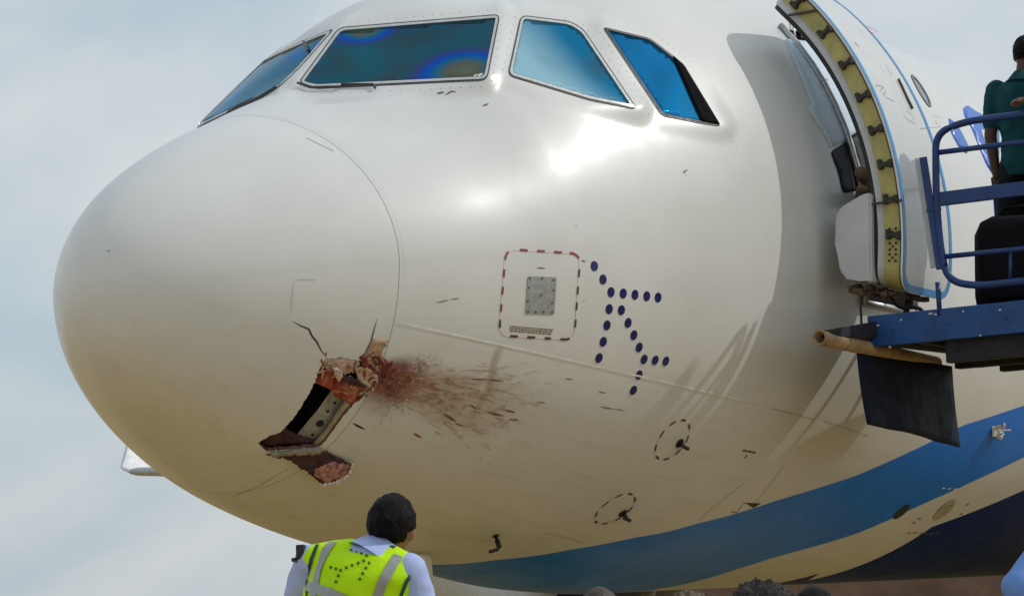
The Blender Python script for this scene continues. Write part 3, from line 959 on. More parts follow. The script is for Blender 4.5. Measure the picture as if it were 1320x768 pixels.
# dashed circles with probes
def circle_on_skin(px, py, r, n=40, stretch=1.0):
    l, nn = on_skin(px, py)
    t = Vector((1, 0, 0)); t = (t-nn*t.dot(nn)).normalized(); b = nn.cross(t)
    out = []
    for k in range(n):
        a = 2*math.pi*k/n
        p = l+t*math.cos(a)*r*stretch+b*math.sin(a)*r
        q, qn, _, _ = bvh.find_nearest(p)
        if qn.dot(nn) < 0: qn = -qn
        out.append((q, qn))
    return out
def skin_ribbon(name, L, width, off, material, parent, i0, i1, closed=False):
    V, F = [], []
    ids = [i % len(L) for i in range(i0, i1+1)]
    for k, i in enumerate(ids):
        p, nn = L[i]
        t = L[(i+1) % len(L)][0]-L[i-1][0]
        s = nn.cross(t).normalized()*width*.5
        V += [p+nn*off-s, p+nn*off+s]
    F = [(2*k, 2*k+1, 2*k+3, 2*k+2) for k in range(len(ids)-1)]
    return mesh_obj(name, V, F, material, parent, True)
for (px, py), (qx, qy), r in (((867, 567), (876, 571), .135), ((793, 656), (803, 661), .135)):
    L = circle_on_skin(px, py, r, 54)
    skin_ribbon('circle_outline', L, .008, .0018, M_dashpale, fus, 0, 54)
    for k in range(9):
        skin_ribbon('circle_dash', L, .013, .003, M_dashdk, fus, 6*k, 6*k+3)
    l, n = on_skin(qx, qy)
    b_ = bmesh.new()
    disc(b_, l-n*.002, n, .032, .006, 18)
    tube(b_, [l, l+n*.05+Vector((.005, 0, 0))], .012, 8, radii=[.016, .011])
    base = l+n*.05
    tube(b_, [base+Vector((.03, 0, -.004)), base+Vector((-.045, 0, .006))], .012, 8, radii=[.013, .007])
    probe = bm_obj('sensor_probe', b_, M_black, fus, True)
l, n = on_skin(639, 690)
b_ = bmesh.new()
disc(b_, l-n*.002, n, .022, .006, 14)
tube(b_, arc_pts([l, l+n*.085+Vector((-.005, 0, 0)), l+n*.10+Vector((-.10, .01, .0))], .03), .010, 8)
tube(b_, [l+n*.03, l+n*.075], .016, 8)
pit = bm_obj('pitot_probe', b_, M_black, fus, True)
# small vents, drains and stencils lower down
line('stencil_bar', [(957, 580), (974, 583)], .014, .0018, M_scuff, fus, step=3)
line('stencil_bar', [(960, 590), (963, 586)], .016, .0018, M_black, fus, step=2)
line('stencil_bar', [(942, 659), (950, 660), (958, 648), (966, 648)], .007, .0018, M_scuff, fus, step=3)
patch('drain_vent', [(962, 648), (980, 648), (971, 654)], .004, M_black, fus, step=4)
L = circle_on_skin(1162, 659, .075, 24, 1.15)
b_ = bmesh.new()
vs = [b_.verts.new(p+nn*.003) for p, nn in L]
b_.faces.new(vs)
bm_obj('drain_opening', b_, M_black, fus)
L = circle_on_skin(1217, 657, .105, 24, 1.25)
b_ = bmesh.new()
b_.faces.new([b_.verts.new(p+nn*.004) for p, nn in L])
bm_obj('service_cap', b_, mat('grimy_cap', (.40, .36, .24), .6, vary=.25, scale=20), fus)
for row, m in (([(1214+i*7.5, 628.5+(i % 3)*.6) for i in range(6)], M_line), ([(1170+i*7.2, 687-(i % 2)*.8) for i in range(6)], M_scuff), ([(1176, 673), (1183, 668), (1245, 650), (1237, 662), (1211, 655), (1223, 651)], M_scuff)):
    for px, py in row:
        line('stencil_word', [(px, py), (px+3.6, py-.6)], .014, .005, m, fus, step=3)
l, n = on_skin(1284, 553)
b_ = bmesh.new()
box(b_, l+n*.006, (.20, .012, .11), Matrix.Rotation(0, 3, 'X'), .004)
for dx, dz in ((-.06, .02), (.05, .03), (.0, -.03), (-.03, -.06)):
    shard(b_, l+Vector((dx, -.02, dz))+n*.02, n, .025, .02, .02, dx*20, dz*40)
tube(b_, [l+n*.02, l+n*.06+Vector((.11, -.02, .02))], .006, 6)
bm_obj('drain_mast', b_, mat('drain_silver', (.55, .53, .48), .4, .4, vary=.5, scale=40), fus)
# pale letters on the fuselage behind the platform
for poly in ([(1241, 140), (1247, 136), (1258, 144), (1273, 151), (1288, 158), (1288, 200), (1280, 226), (1271, 212), (1262, 190), (1252, 165), (1243, 150)], [(1222, 152), (1231, 158), (1239, 170), (1249, 190), (1246, 199), (1236, 190), (1226, 172)]):
    patch('blue_letter', rounded(poly, 3), .003, M_blue, fus, step=6, skirt=.002)
patch('blue_letter', [(1264, 168), (1273, 168), (1276, 190), (1270, 188)], .006, M_line, fus, step=5, skirt=.002)

# wings, sharklets and engines (the far wing tip shows under the nose)
def foil_ring(bm, c, chord, th, up=Vector((0, 0, 1))):
    out = []
    prof = [(0, 0), (.03, .45), (.12, .85), (.3, 1.0), (.6, .7), (1, .04), (.6, -.35), (.3, -.6), (.12, -.6), (.03, -.35)]
    for a, h in prof:
        out.append(bm.verts.new(Vector(c)+Vector((a*chord, 0, 0))+up*h*th*chord))
    return out
def loft(bm, rings, caps=True):
    for a, b in zip(rings, rings[1:]):
        n = len(a)
        for k in range(n): bm.faces.new((a[k], a[(k+1) % n], b[(k+1) % n], b[k]))
    if caps:
        bm.faces.new(rings[0][::-1]); bm.faces.new(rings[-1])
M_winggrey = mat('wing_grey_paint', (.34, .35, .36), .45)
M_shark = mat('sharklet_white', (.82, .82, .82), .35)
for sy in (1, -1):
    b_ = bmesh.new()
    R4 = [foil_ring(b_, (11.2, sy*1.5, 2.62), 6.6, .075), foil_ring(b_, (14.1, sy*6.2, 3.02), 3.9, .065), foil_ring(b_, (20.45, sy*16.78, 3.84), 1.75, .05)]
    loft(b_, R4)
    wing = bm_obj('wing', b_, M_winggrey, plane, True)
    b_ = bmesh.new()
    R4 = [foil_ring(b_, (20.45, sy*16.78, 3.85), 1.75, .05), foil_ring(b_, (20.65, sy*17.1, 3.93), 1.6, .05, Vector((0, -sy*.5, .85))), foil_ring(b_, (21.0, sy*17.25, 4.35), 1.4, .05, Vector((0, -sy, .1))), foil_ring(b_, (22.2, sy*17.5, 6.3), .55, .05, Vector((0, -sy, .1)))]
    loft(b_, R4)
    bm_obj('sharklet', b_, M_shark, wing, True)
    ex, ey, ez = 12.5, sy*5.75, 1.95
    b_ = bmesh.new()
    tube(b_, [(ex+x, ey, ez) for x in (0, .10, .7, 1.8, 3.0, 4.0)], 1, 32, False, [1.04, 1.10, 1.17, 1.14, .95, .62])
    tube(b_, [(ex+3.8, ey, ez), (ex+5.0, ey, ez)], 1, 20, True, [.5, .12])
    box(b_, (ex+3.1, ey, ez+.9), (2.8, .3, .7), None, .05)
    eng = bm_obj('engine', b_, M_navy, plane, True)
    b_ = bmesh.new()
    tube(b_, [(ex+x, ey, ez) for x in (.10, .0, -.03, .0, .12)], 1, 32, False, [1.105, 1.05, 1.0, .95, .91])
    bm_obj('inlet_lip', b_, M_alu, eng, True)
    b_ = bmesh.new()
    tube(b_, [(ex+x, ey, ez) for x in (.11, .6, .95)], 1, 32, True, [.912, .86, .84])
    bm_obj('inlet_duct', b_, M_under, eng, True)
    for k in range(18):
        b_ = bmesh.new(); a = 2*math.pi*k/18
        R3 = Matrix.Rotation(a, 3, 'X') @ Matrix.Rotation(.6, 3, 'Z')
        box(b_, Vector((ex+.82, ey, ez))+Matrix.Rotation(a, 3, 'X') @ Vector((0, 0, .53)), (.16, .02, .58), R3, .003)
        bm_obj('fan_blade', b_, M_fit, eng)
    b_ = bmesh.new()
    tube(b_, [(ex+x, ey, ez) for x in (.38, .46, .62, .82)], 1, 24, True, [.02, .10, .19, .26])
    bm_obj('spinner', b_, M_fit, eng, True)
    b_ = bmesh.new()
    tube(b_, [(ex+.40+.30*t, ey+math.cos(4.4*t)*(.035+.19*t), ez+math.sin(4.4*t)*(.035+.19*t)) for t in np.linspace(0, 1, 14)], .028, 8)
    bm_obj('spinner_spiral', b_, M_whitep, eng, True)

# belly hatch hanging under the nose
b_ = bmesh.new()
hp = rounded([(519, 712), (556, 716), (559, 757), (520, 752)], 6)
hl = Vector((2.62, -.30, ZC-2.0)); Dh = (hl-Vector(CAM_LOC)).dot(Vector(CD))
va = [b_.verts.new(at_depth(x, y, Dh)) for x, y in hp]
vb_ = [b_.verts.new(v.co+Vector((.02, .012, 0))) for v in va]
b_.faces.new(va); b_.faces.new(vb_[::-1])
for k in range(len(va)):
    b_.faces.new((va[k], va[(k+1) % len(va)], vb_[(k+1) % len(va)], vb_[k]))
bm_obj('belly_hatch', b_, mat('hatch_cream', (.60, .56, .46), .4), plane)
# nose gear
b_ = bmesh.new()
tube(b_, [(5.1, 0, 1.9), (5.05, 0, .45)], .085, 14)
tube(b_, [(5.05, -.32, .40), (5.05, .32, .40)], .05, 12)
tube(b_, [(5.9, 0, 1.8), (5.08, 0, .9)], .045, 10)
gear = bm_obj('nose_gear', b_, M_alu, plane, True)
for sy in (-.25, .25):
    b_ = bmesh.new()
    tube(b_, [(5.05, sy-.11, .39), (5.05, sy-.08, .39), (5.05, sy+.08, .39), (5.05, sy+.11, .39)], .39, 28, radii=[.30, .39, .39, .30])
    bm_obj('nose_wheel', b_, M_dark, gear)

# ------------------------------------------------------------------ open passenger door
DX, DY, DZ = 4.55, -.51, -.03          # front edge station, outward offset, drop
DW = .81
Z0, Z1 = -.45, 1.62  # unseen top raised above true door height so its shadow lands higher
def dpt(u, z, o=0.0):
    """u across the door, z height above centreline, o outward offset"""
    y = ysec(z); nn = Vector((0, y/1.972**2, z/2.11**2)).normalized()
    return Vector((DX+u, y+DY, z+DZ+ZC)) + nn*o
def dn(z):
    y = ysec(z); return Vector((0, y/1.972**2, z/2.11**2)).normalized()
def door_outline(ins, r=.17, n=7):
    pts = [(ins, Z0+ins), (DW-ins, Z0+ins), (DW-ins, Z1-ins), (ins, Z1-ins)]
    return resample(rounded(pts, max(.02, r-ins), n), .06)
def dsheet(name, outline, o, material, parent, thick=0.0):
    pts2 = [Vector((p[0], p[1])) for p in outline]
    P = np.array(outline)
    gx = np.arange(P[:, 0].min()+.05, P[:, 0].max(), .09); gz = np.arange(P[:, 1].min()+.05, P[:, 1].max(), .07)
    GX, GZ = np.meshgrid(gx, gz); Gp = np.stack([GX.ravel(), GZ.ravel()], -1)
    Gp = Gp[seg_dist(Gp, outline) < -.03] if len(Gp) else Gp
    r = delaunay_2d_cdt(pts2+[Vector(p) for p in Gp], [], [list(range(len(pts2)))], 1, 1e-6)
    V = [dpt(p.x, p.y, o) for p in r[0]]
    F = [tuple(f) for f in r[2]]
    ntop = len(F)
    nb = len(pts2)
    if thick:
        k0 = len(V)
        ring = []
        for p in pts2: V.append(dpt(p.x, p.y, o)); V.append(dpt(p.x, p.y, o-thick))
        for k in range(nb):
            a, b = k0+2*k, k0+2*((k+1) % nb)
            F.append((a, a+1, b+1, b))
    ob = mesh_obj(name, V, F, material, parent)
    ob.data.polygons.foreach_set('use_smooth', [i < ntop for i in range(len(F))])
    return ob
def dribbon(name, outline, wid, o, material, parent):
    P = [np.array(p, float) for p in outline]
    Q = inset(P, wid)
    V = []; n = len(P)
    for a, b in zip(P, Q): V += [dpt(a[0], a[1], o), dpt(b[0], b[1], o)]
    F = [(2*i, 2*i+1, 2*((i+1) % n)+1, 2*((i+1) % n)) for i in range(n)]
    return mesh_obj(name, V, F, material, parent, True)
M_door = mat('door_white_paint', (.70, .70, .68), .28, vary=.05, scale=3, coat=.3)
door = dsheet('passenger_door', door_outline(0), 0, M_door, plane, thick=.012)
dribbon('door_border', door_outline(.006), .042, .003, M_border, door)
# yellow primer edge
def dedge(name, ins, o0, o1, material):
    P = door_outline(ins); n = len(P); V = []
    for p in P: V += [dpt(p[0], p[1], o0), dpt(p[0], p[1], o1)]
    F = [(2*i, 2*i+1, 2*((i+1) % n)+1, 2*((i+1) % n)) for i in range(n)]
    return mesh_obj(name, V, F, material, door)
dedge('door_edge', .012, -.012, -.125, M_primer)
dedge('edge_trim', .004, -.006, -.022, M_seam)
dsheet('door_lining', door_outline(.022), -.170, M_lining, door)
dedge('lining_edge', .022, -.122, -.170, M_lining)
dedge('door_seal', .030, -.168, -.200, M_dark)
# stop fittings along the front edge
for z in np.linspace(Z0+.34, Z1-.16, 8):
    b_ = bmesh.new()
    nn = dn(z)
    tz = Vector((0, -nn.z, nn.y)).normalized()
    R3 = Matrix((Vector((1, 0, 0)), nn, tz)).transposed()
    box(b_, dpt(.004, z, -.066), (.030, .085, .028), R3, .005)
    box(b_, dpt(.002, z+.006, -.096), (.036, .028, .062), R3, .006)
    box(b_, dpt(.003, z-.004, -.030), (.034, .026, .050), R3, .006)
    bm_obj('stop_fitting', b_, M_fit, door)
for z in (Z0+.20, Z0+.27, Z0+.36):
    b_ = bmesh.new()
    for o_, dz in ((-.07, 0), (-.05, .02), (-.09, .02), (-.05, -.02), (-.09, -.02)):
        disc(b_, dpt(.012, z+dz, o_), (-1, 0, 0), .008, .008, 8)
    bm_obj('edge_fastener', b_, M_fit, door)
for z in (Z0+.55, Z1-.22):
    b_ = bmesh.new(); box(b_, dpt(-.002, z, -.09), (.02, .19, .012)); bm_obj('edge_joint', b_, M_seam, door)
# slide pack cover on the inner face
sp = bmesh.new()
prof = [(Z0+.05, -.26), (Z0+.03, -.34), (Z0+.10, -.40), (Z0+.30, -.435), (Z0+.50, -.43), (Z0+.57, -.39), (Z0+.63, -.24), (Z0+.63, -.18), (Z0+.03, -.18)]
L0 = [dpt(-.02, z, o_) for z, o_ in prof]; L1 = [dpt(DW-.06, z, o_) for z, o_ in prof]
a = [sp.verts.new(p) for p in L0]; b = [sp.verts.new(p) for p in L1]
for k in range(len(a)): sp.faces.new((a[k], a[(k+1) % len(a)], b[(k+1) % len(a)], b[k]))
sp.faces.new(a[::-1]); sp.faces.new(b)
bmesh.ops.bevel(sp, geom=list(sp.edges), offset=.012, segments=2, affect='EDGES')
bm_obj('slide_pack', sp, M_bustle, door)
mb = bmesh.new()
for i in range(26):
    u = random.uniform(-.02, .6); z = Z0+random.uniform(-.06, .02); o_ = random.uniform(-.36, -.03)
    s = random.uniform(.015, .04)
    box(mb, dpt(u, z, o_), (s*2.2, s, s*.8), Matrix.Rotation(random.uniform(-.4, .4), 3, 'Z'), .003)
o = bm_obj('door_mechanism', mb, M_rust, door); o['kind'] = 'stuff'
# hinge arm to the fuselage, straps and gust-lock rods below the door
hb2 = bmesh.new()
tube(hb2, arc_pts([dpt(.10, .30, -.20), Vector((4.55, -2.22, ZC+.28)), Vector((5.14, -2.05, ZC+.25)), Vector((5.20, -1.93, ZC+.25))], .12), .035, 10)
tube(hb2, arc_pts([dpt(.10, .20, -.20), Vector((4.55, -2.22, ZC+.18)), Vector((5.20, -1.93, ZC+.17))], .12), .022, 10)
bm_obj('hinge_arm', hb2, M_rust, door, True)
hb2 = bmesh.new()
tube(hb2, arc_pts([dpt(.05, Z0, -.12), dpt(.18, Z0-.10, -.06), dpt(.30, Z0-.07, .0), dpt(.40, Z0-.09, .0)], .05), .012, 8)
tube(hb2, [dpt(.36, Z0+.02, -.08), dpt(.38, Z0-.28, -.10)], .020, 8)
tube(hb2, [dpt(.02, Z0, -.25), dpt(.0, Z0-.12, -.24), dpt(-.02, Z0-.24, -.20)], .007, 6)
bm_obj('hanging_strap', hb2, M_dark, door, True)
# bright patch and hinge-arm shade painted as sheets on the skin behind the door
patch('bright_patch', [(1012, 52), (1052, 56), (1080, 110), (1108, 168), (1072, 191), (1060, 168), (1046, 146), (1042, 140), (1047, 134), (1030, 92)], .012, mat('pale_blue_patch', (.66, .80, .92), .5, vary=.06, scale=5), plane, step=6, skirt=.012)
patch('hinge_shade_patch', rounded([(1070, 196), (1108, 172), (1128, 200), (1126, 240), (1086, 250), (1080, 222)], 6), .004, M_under, plane, step=6, skirt=.006)
hb2 = bmesh.new()
for x0 in (1017, 1026): tube(hb2, [on_skin(x0, 20, .03)[0], on_skin(x0+4, 52, .03)[0]], .008, 6)
o = bm_obj('gust_lock_rods', hb2, M_alu_frame, plane, True); o['kind'] = 'stuff'
# window, handle, stencils
def door_from_px(px, py):
    v = ray(px, py); best = None
    lo = None
    for D in np.linspace(13.0, 16.5, 350):
        p = CAM_LOC+v*D
        z = p[2]-ZC-DZ
        if abs(z) < 2.05:
            f = p[1]-(ysec(z)+DY)
            if lo is not None and lo < 0 <= f:
                return p[0]-DX, z
            lo = f
    return None
def dcast(px, py):
    u, z = door_from_px(px, py)
    return dpt(u, z), dn(z)
uw, zw = door_from_px(1187, 118)
wpts = [(uw+.075*math.cos(t), zw+.115*math.sin(t)) for t in np.linspace(0, 2*math.pi, 25)[:-1]]
wq = [(uw+.055*math.cos(t), zw+.092*math.sin(t)) for t in np.linspace(0, 2*math.pi, 25)[:-1]]
dw = mesh_obj('door_window', [dpt(x, z, .004) for x, z in wq], [tuple(range(24))], mat('door_window_glass', (.30, .30, .36), .1), door)
V = []
for (a_, b_2), (c_, d_) in zip(wpts, wq): V += [dpt(a_, b_2, .002), dpt(a_, b_2, .009), dpt(c_, d_, .009), dpt(c_, d_, .002)]
mesh_obj('window_ring', V, [(4*i+k, 4*((i+1) % 24)+k, 4*((i+1) % 24)+k+1, 4*i+k+1) for i in range(24) for k in range(3)], mat('window_ring_grey', (.16, .16, .16), .5), dw)
hp_ = [dcast(*p) for p in [(1157, 103), (1162, 113), (1169, 129), (1175, 141)]]
b_ = bmesh.new(); tube(b_, [p+n*.008 for p, n in hp_], .008, 8)
bm_obj('door_handle', b_, M_seal, door)
for pts, w, m in (([(1141, 84), (1149, 98)], .008, M_mark), ([(1134, 84), (1140, 95)], .006, M_mark), ([(1128, 110), (1138, 112), (1134, 118), (1142, 126), (1153, 131)], .006, M_mark), ([(1167, 142), (1175, 148), (1178, 156)], .006, M_mark), ([(1164, 150), (1172, 156), (1180, 160)], .006, M_mark), ([(1117, 35), (1124, 38), (1131, 42)], .022, M_markred), ([(1118, 40), (1126, 44)], .016, M_markred), ([(1101, 55), (1107, 61)], .016, M_markred), ([(1204, 156), (1208, 161)], .018, M_markred), ([(1201, 150), (1213, 152)], .006, M_mark), ([(1186, 166), (1212, 164)], .007, M_mark), ([(1136, 112), (1141, 117), (1139, 123)], .006, M_mark)):
    line('door_stencil', pts, w*.6, .003, m, door, step=3, cast=dcast)

# ------------------------------------------------------------------ boarding platform
plat = empty('boarding_platform', (5.5, -4.0, 0), 'blue boarding platform with tubular rails set against the open door', 'boarding platform')
ZK = 3.20
PX0, PX1 = 4.60, 6.10
PY0, PY1 = -2.22, -5.4
b_ = bmesh.new()
box(b_, ((PX0+PX1)/2, (PY0+PY1)/2, ZK-.02), (PX1-PX0, PY0-PY1, .04), None, .004)
bm_obj('deck', b_, M_under, plat)
fasc = bmesh.new()
box(fasc, (PX0-.022, (PY0+PY1)/2, ZK-.075), (.04, PY0-PY1+.02, .19), None, .006)
bm_obj('side_beam', fasc, M_deckblue, plat)
fasc = bmesh.new()
box(fasc, (PX1+.022, (PY0+PY1)/2, ZK-.075), (.04, PY0-PY1+.02, .19), None, .006)
bm_obj('side_beam', fasc, M_deckblue, plat)
b_ = bmesh.new()
for x in np.linspace(PX0+.06, PX1-.06, 4):
    box(b_, (x, (PY0+PY1)/2-.2, ZK-.17), (.08, PY0-PY1-.5, .26), None, .004)
for y in np.linspace(PY0-.5, PY1+.08, 5):
    box(b_, ((PX0+PX1)/2, y, ZK-.14), (PX1-PX0-.02, .07, .20), None, .004)
box(b_, ((PX0+PX1)/2, PY0-.11, ZK-.09), (PX1-PX0-.03, .06, .12), None, .004)
box(b_, ((PX0+PX1)/2, PY0-.30, ZK-.10), (PX1-PX0-.03, .06, .14), None, .004)
box(b_, (PX1-.1, PY0-.2, ZK-.12), (.10, .40, .2), None, .004)
bm_obj('under_frame', b_, M_under, plat)
# apron lip in front of the deck, running past it along the fuselage
b_ = bmesh.new()
q = [at_plane(1062, 428, 2, 2.98), at_plane(1120, 410, 2, 3.06)]
v0 = [b_.verts.new(p) for p in ((3.90, -2.25, 3.09), (PX0-.005, PY0-.05, 3.19), (PX0-.005, PY0-.05, 3.10), (3.90, -2.25, 3.05))]
v1 = [b_.verts.new(p) for p in ((3.93, -2.14, 3.09), (PX1, -2.10, 3.19), (PX1, -2.10, 3.10), (3.93, -2.14, 3.05))]
for f in ((v0[0], v0[1], v0[2], v0[3]), (v1[3], v1[2], v1[1], v1[0]), (v0[0], v1[0], v1[1], v0[1]), (v0[3], v0[2], v1[2], v1[3]), (v0[0], v0[3], v1[3], v1[0]), (v0[1], v1[1], v1[2], v0[2])): b_.faces.new(f)
bm_obj('apron_lip', b_, M_under, plat)
b_ = bmesh.new()
e0 = at_plane(1056, 435, 1, -2.22); e1 = at_plane(1206, 468, 1, -2.16)
ax = (e1-e0).normalized()
seg = 20
up = ax.orthogonal().normalized(); bn = ax.cross(up)
def circ(p, r): return [b_.verts.new(p+(up*math.cos(2*math.pi*k/seg)+bn*math.sin(2*math.pi*k/seg))*r) for k in range(seg)]
rings = [circ(e0+ax*.25, .034), circ(e0, .034), circ(e0, .045), circ(e1, .045)]
for a_, c_ in zip(rings, rings[1:]):
    for k in range(seg): b_.faces.new((a_[k], a_[(k+1) % seg], c_[(k+1) % seg], c_[k]))
b_.faces.new(rings[0])
bm_obj('bumper_tube', b_, M_brass, plat, True)
# hanging rubber curtain
CYp = -2.20
top = [at_plane(x, y, 1, CYp) for x, y in ((1104, 452), (1165, 462), (1226, 472))]
bot = [at_plane(x, y, 1, CYp) for x, y in ((1112, 547), (1170, 560), (1231, 577))]
V, F = [], []
NU, NV = 24, 10
for j in range(NV+1):
    for i in range(NU+1):
        u = i/NU*2; k = min(int(u), 1); t = u-k
        a_ = top[k].lerp(top[k+1], t); c_ = bot[k].lerp(bot[k+1], t)
        p = a_.lerp(c_, j/NV)
        w = j/NV
        V.append(p+Vector((0, (.010*math.sin(u*5)+.004*math.sin(u*13+1))*w - .03*w*w, 0)))
for j in range(NV):
    for i in range(NU):
        a_ = j*(NU+1)+i
        F.append((a_, a_+1, a_+NU+2, a_+NU+1))
o = mesh_obj('rubber_curtain', V, F, M_curtain, plat, True)
sd = o.modifiers.new('s', 'SOLIDIFY'); sd.thickness = .008
# rails on the near side
XR = PX0-.03
def rp(px, py, x=XR): return at_plane(px, py, 0, x)
b_ = bmesh.new()
loop = [rp(1345, 144), rp(1243, 157), rp(1206, 172), rp(1207, 262), rp(1213, 325), rp(1222, 362), rp(1260, 369), rp(1345, 359)]
tube(b_, arc_pts(loop, .14, 8), .022, 12)
rail = bm_obj('guard_rail', b_, M_railblue, plat, True)
for pts, r in (([(1208, 197), (1345, 180)], .017), ([(1216, 331), (1345, 318)], .016), ([(1303, 324), (1302, 362)], .010)):
    b_ = bmesh.new(); tube(b_, [rp(*p) for p in pts], r, 10); bm_obj('rail_bar', b_, M_railblue, rail, True)
b_ = bmesh.new()
p0, p1 = rp(1211, 257), rp(1345, 240)
mid = (p0+p1)/2; dd = (p1-p0)
box(b_, mid, (.03, dd.length, .085), Matrix.Rotation(math.atan2(dd.z, -dd.y)*-1, 3, 'X'), .006)
bm_obj('kick_rail', b_, M_railblue, rail)
b_ = bmesh.new(); tube(b_, [rp(1196, 273), rp(1212, 268)], .018, 10); bm_obj('rail_stub', b_, M_railblue, rail, True)
b_ = bmesh.new()
def slat(bm, a, c, w, d):
    t = (c-a).normalized(); s = Vector((.25, -.97, 0)); s = (s-t*s.dot(t)).normalized(); nn = t.cross(s)
    R3 = Matrix((s, nn, t)).transposed()
    box(bm, (a+c)/2, (w, d, (c-a).length), R3, .004)
slat(b_, rp(1190, 203), rp(1212, 347), .045, .03)
bm_obj('gate_post', b_, M_railblue, rail)
b_ = bmesh.new(); slat(b_, rp(1184, 204, XR+.05), rp(1205, 345, XR+.05), .05, .02); bm_obj('gate_strip', b_, M_lining, rail)
for yy in np.linspace(PY0-.45, PY1+.1, 5):
    b_ = bmesh.new()
    tube(b_, [(XR, yy, ZK-.02), (XR, yy, ZK+.18)], .016, 8)
    bm_obj('rail_foot', b_, M_railblue, rail, True)
for x, y, w_ in ((1129, 419, 5), (1196, 404, 7), (1204, 405, 4), (1160, 412, 3), (1240, 401, 3), (1287, 399, 4), (1145, 447, 4), (1262, 432, 3)):
    b_ = bmesh.new()
    pts_ = [at_plane(x+dx, y+dy, 0, PX0-.0435) for dx, dy in ((0, 0), (w_*.5, -1.2), (w_, -.4), (w_*.8, 1.2), (w_*.3, 1.6))]
    b_.faces.new([b_.verts.new(p) for p in pts_])
    bm_obj('paint_chip', b_, M_lining, plat)
for yy in np.linspace(PY0-.15, PY1+.2, 9):
    b_ = bmesh.new(); disc(b_, (PX0-.042, yy, ZK-.075), (-1, 0, 0), .011, .008, 8); bm_obj('beam_bolt', b_, M_deckblue, plat)
# far-side rail, legs, stair flight down to the apron (all beside the frame)
b_ = bmesh.new()
tube(b_, arc_pts([(PX1+.03, PY0-.3, ZK), (PX1+.03, PY0-.3, ZK+1.1), (PX1+.03, PY1, ZK+1.1), (PX1+.03, PY1, ZK)], .12), .022, 10)
bm_obj('guard_rail', b_, M_railblue, plat, True)
for x in (PX0+.1, PX1-.1):
    for y in (-3.9, PY1+.15):
        b_ = bmesh.new(); box(b_, (x, y, (ZK-.3)/2), (.12, .12, ZK-.3), None, .006); bm_obj('support_leg', b_, M_railblue, plat)
NST = 14
for x in (PX0+.12, PX1-.12):
    b_ = bmesh.new()
    a_, c_ = Vector((x, PY1-.02, ZK-.16)), Vector((x, PY1-3.6, .05))
    t = (c_-a_)
    R3 = Matrix.Rotation(-math.atan2(-t.z, -t.y)*-1, 3, 'X')
    box(b_, (a_+c_)/2, (.05, t.length, .20), R3, .004)
    bm_obj('stair_stringer', b_, M_railblue, plat)
for k in range(NST):
    t = (k+.5)/NST
    b_ = bmesh.new(); box(b_, ((PX0+PX1)/2, PY1-3.6*t, ZK*(1-t)-.02), (PX1-PX0-.3, .26, .035), None, .004)
    bm_obj('stair_tread', b_, M_under, plat)

# ------------------------------------------------------------------ people
def mesh_from_bm_remesh(bm, voxel, smooth_it=6):
    me = bpy.data.meshes.new('tmp'); bmesh.ops.recalc_face_normals(bm, faces=bm.faces); bm.to_mesh(me); bm.free()
    o = bpy.data.objects.new('tmp', me); COL.objects.link(o)
    r = o.modifiers.new('r', 'REMESH'); r.mode = 'VOXEL'; r.voxel_size = voxel
    k = o.modifiers.new('k', 'SMOOTH'); k.factor = .5; k.iterations = smooth_it
    dg = bpy.context.evaluated_depsgraph_get()
    out = bpy.data.meshes.new_from_object(o.evaluated_get(dg))
    bpy.data.objects.remove(o); bpy.data.meshes.remove(me)
    return out
def ell_ring(bm, c, ax, ay, rx, ry, n=20):
    return [bm.verts.new(Vector(c)+ax*math.cos(2*math.pi*k/n)*rx+ay*math.sin(2*math.pi*k/n)*ry) for k in range(n)]
def limb(bm, pts, radii, seg=14):
    """tapered limb, rounded ends"""
    P = [Vector(p) for p in pts]; Q, R = [], []
    for i in range(len(P)-1):
        for t in np.linspace(0, 1, 7)[:-1]:
            Q.append(P[i].lerp(P[i+1], t)); R.append(radii[i]+(radii[i+1]-radii[i])*t)
    Q.append(P[-1]); R.append(radii[-1])
    tube(bm, Q, 1, seg, True, R)
    for p, r in zip(P, radii):
        v = bmesh.ops.create_uvsphere(bm, u_segments=12, v_segments=8, radius=r)['verts']
        for q in v: q.co += p
BASE = dict(pelvis=(0, 0, .95), waist=(0, .005, 1.10), chest=(0, 0, 1.30), neck=(0, -.005, 1.475), head=(0, .025, 1.625),
            shL=(-.185, 0, 1.42), shR=(.185, 0, 1.42), elL=(-.25, -.03, 1.14), elR=(.25, -.03, 1.14), wrL=(-.25, .06, .90), wrR=(.25, .06, .90),
            hipL=(-.095, 0, .92), hipR=(.095, 0, .92), knL=(-.10, .02, .50), knR=(.10, .02, .50), anL=(-.11, -.01, .09), anR=(.11, -.01, .09))
def torso_rings(J, g):
    pel, wa, ch, ne = [Vector(J[k]) for k in ('pelvis', 'waist', 'chest', 'neck')]
    lat = (Vector(J['shR'])-Vector(J['shL'])); lat.normalize()
    spec = [(pel+Vector((0, 0, -.10)), .150, .115), (pel, .165, .122), (pel.lerp(wa, .6), .155, .112), (wa, .150, .108), (wa.lerp(ch, .5), .160, .115), (ch, .178, .122), (ch.lerp(ne, .45), .178, .112), (ch.lerp(ne, .68), .155, .095), (ch.lerp(ne, .86), .105, .075), (ne+Vector((0, 0, .005)), .066, .064)]
    return lat, [(c, rx+g, ry+g) for c, rx, ry in spec]
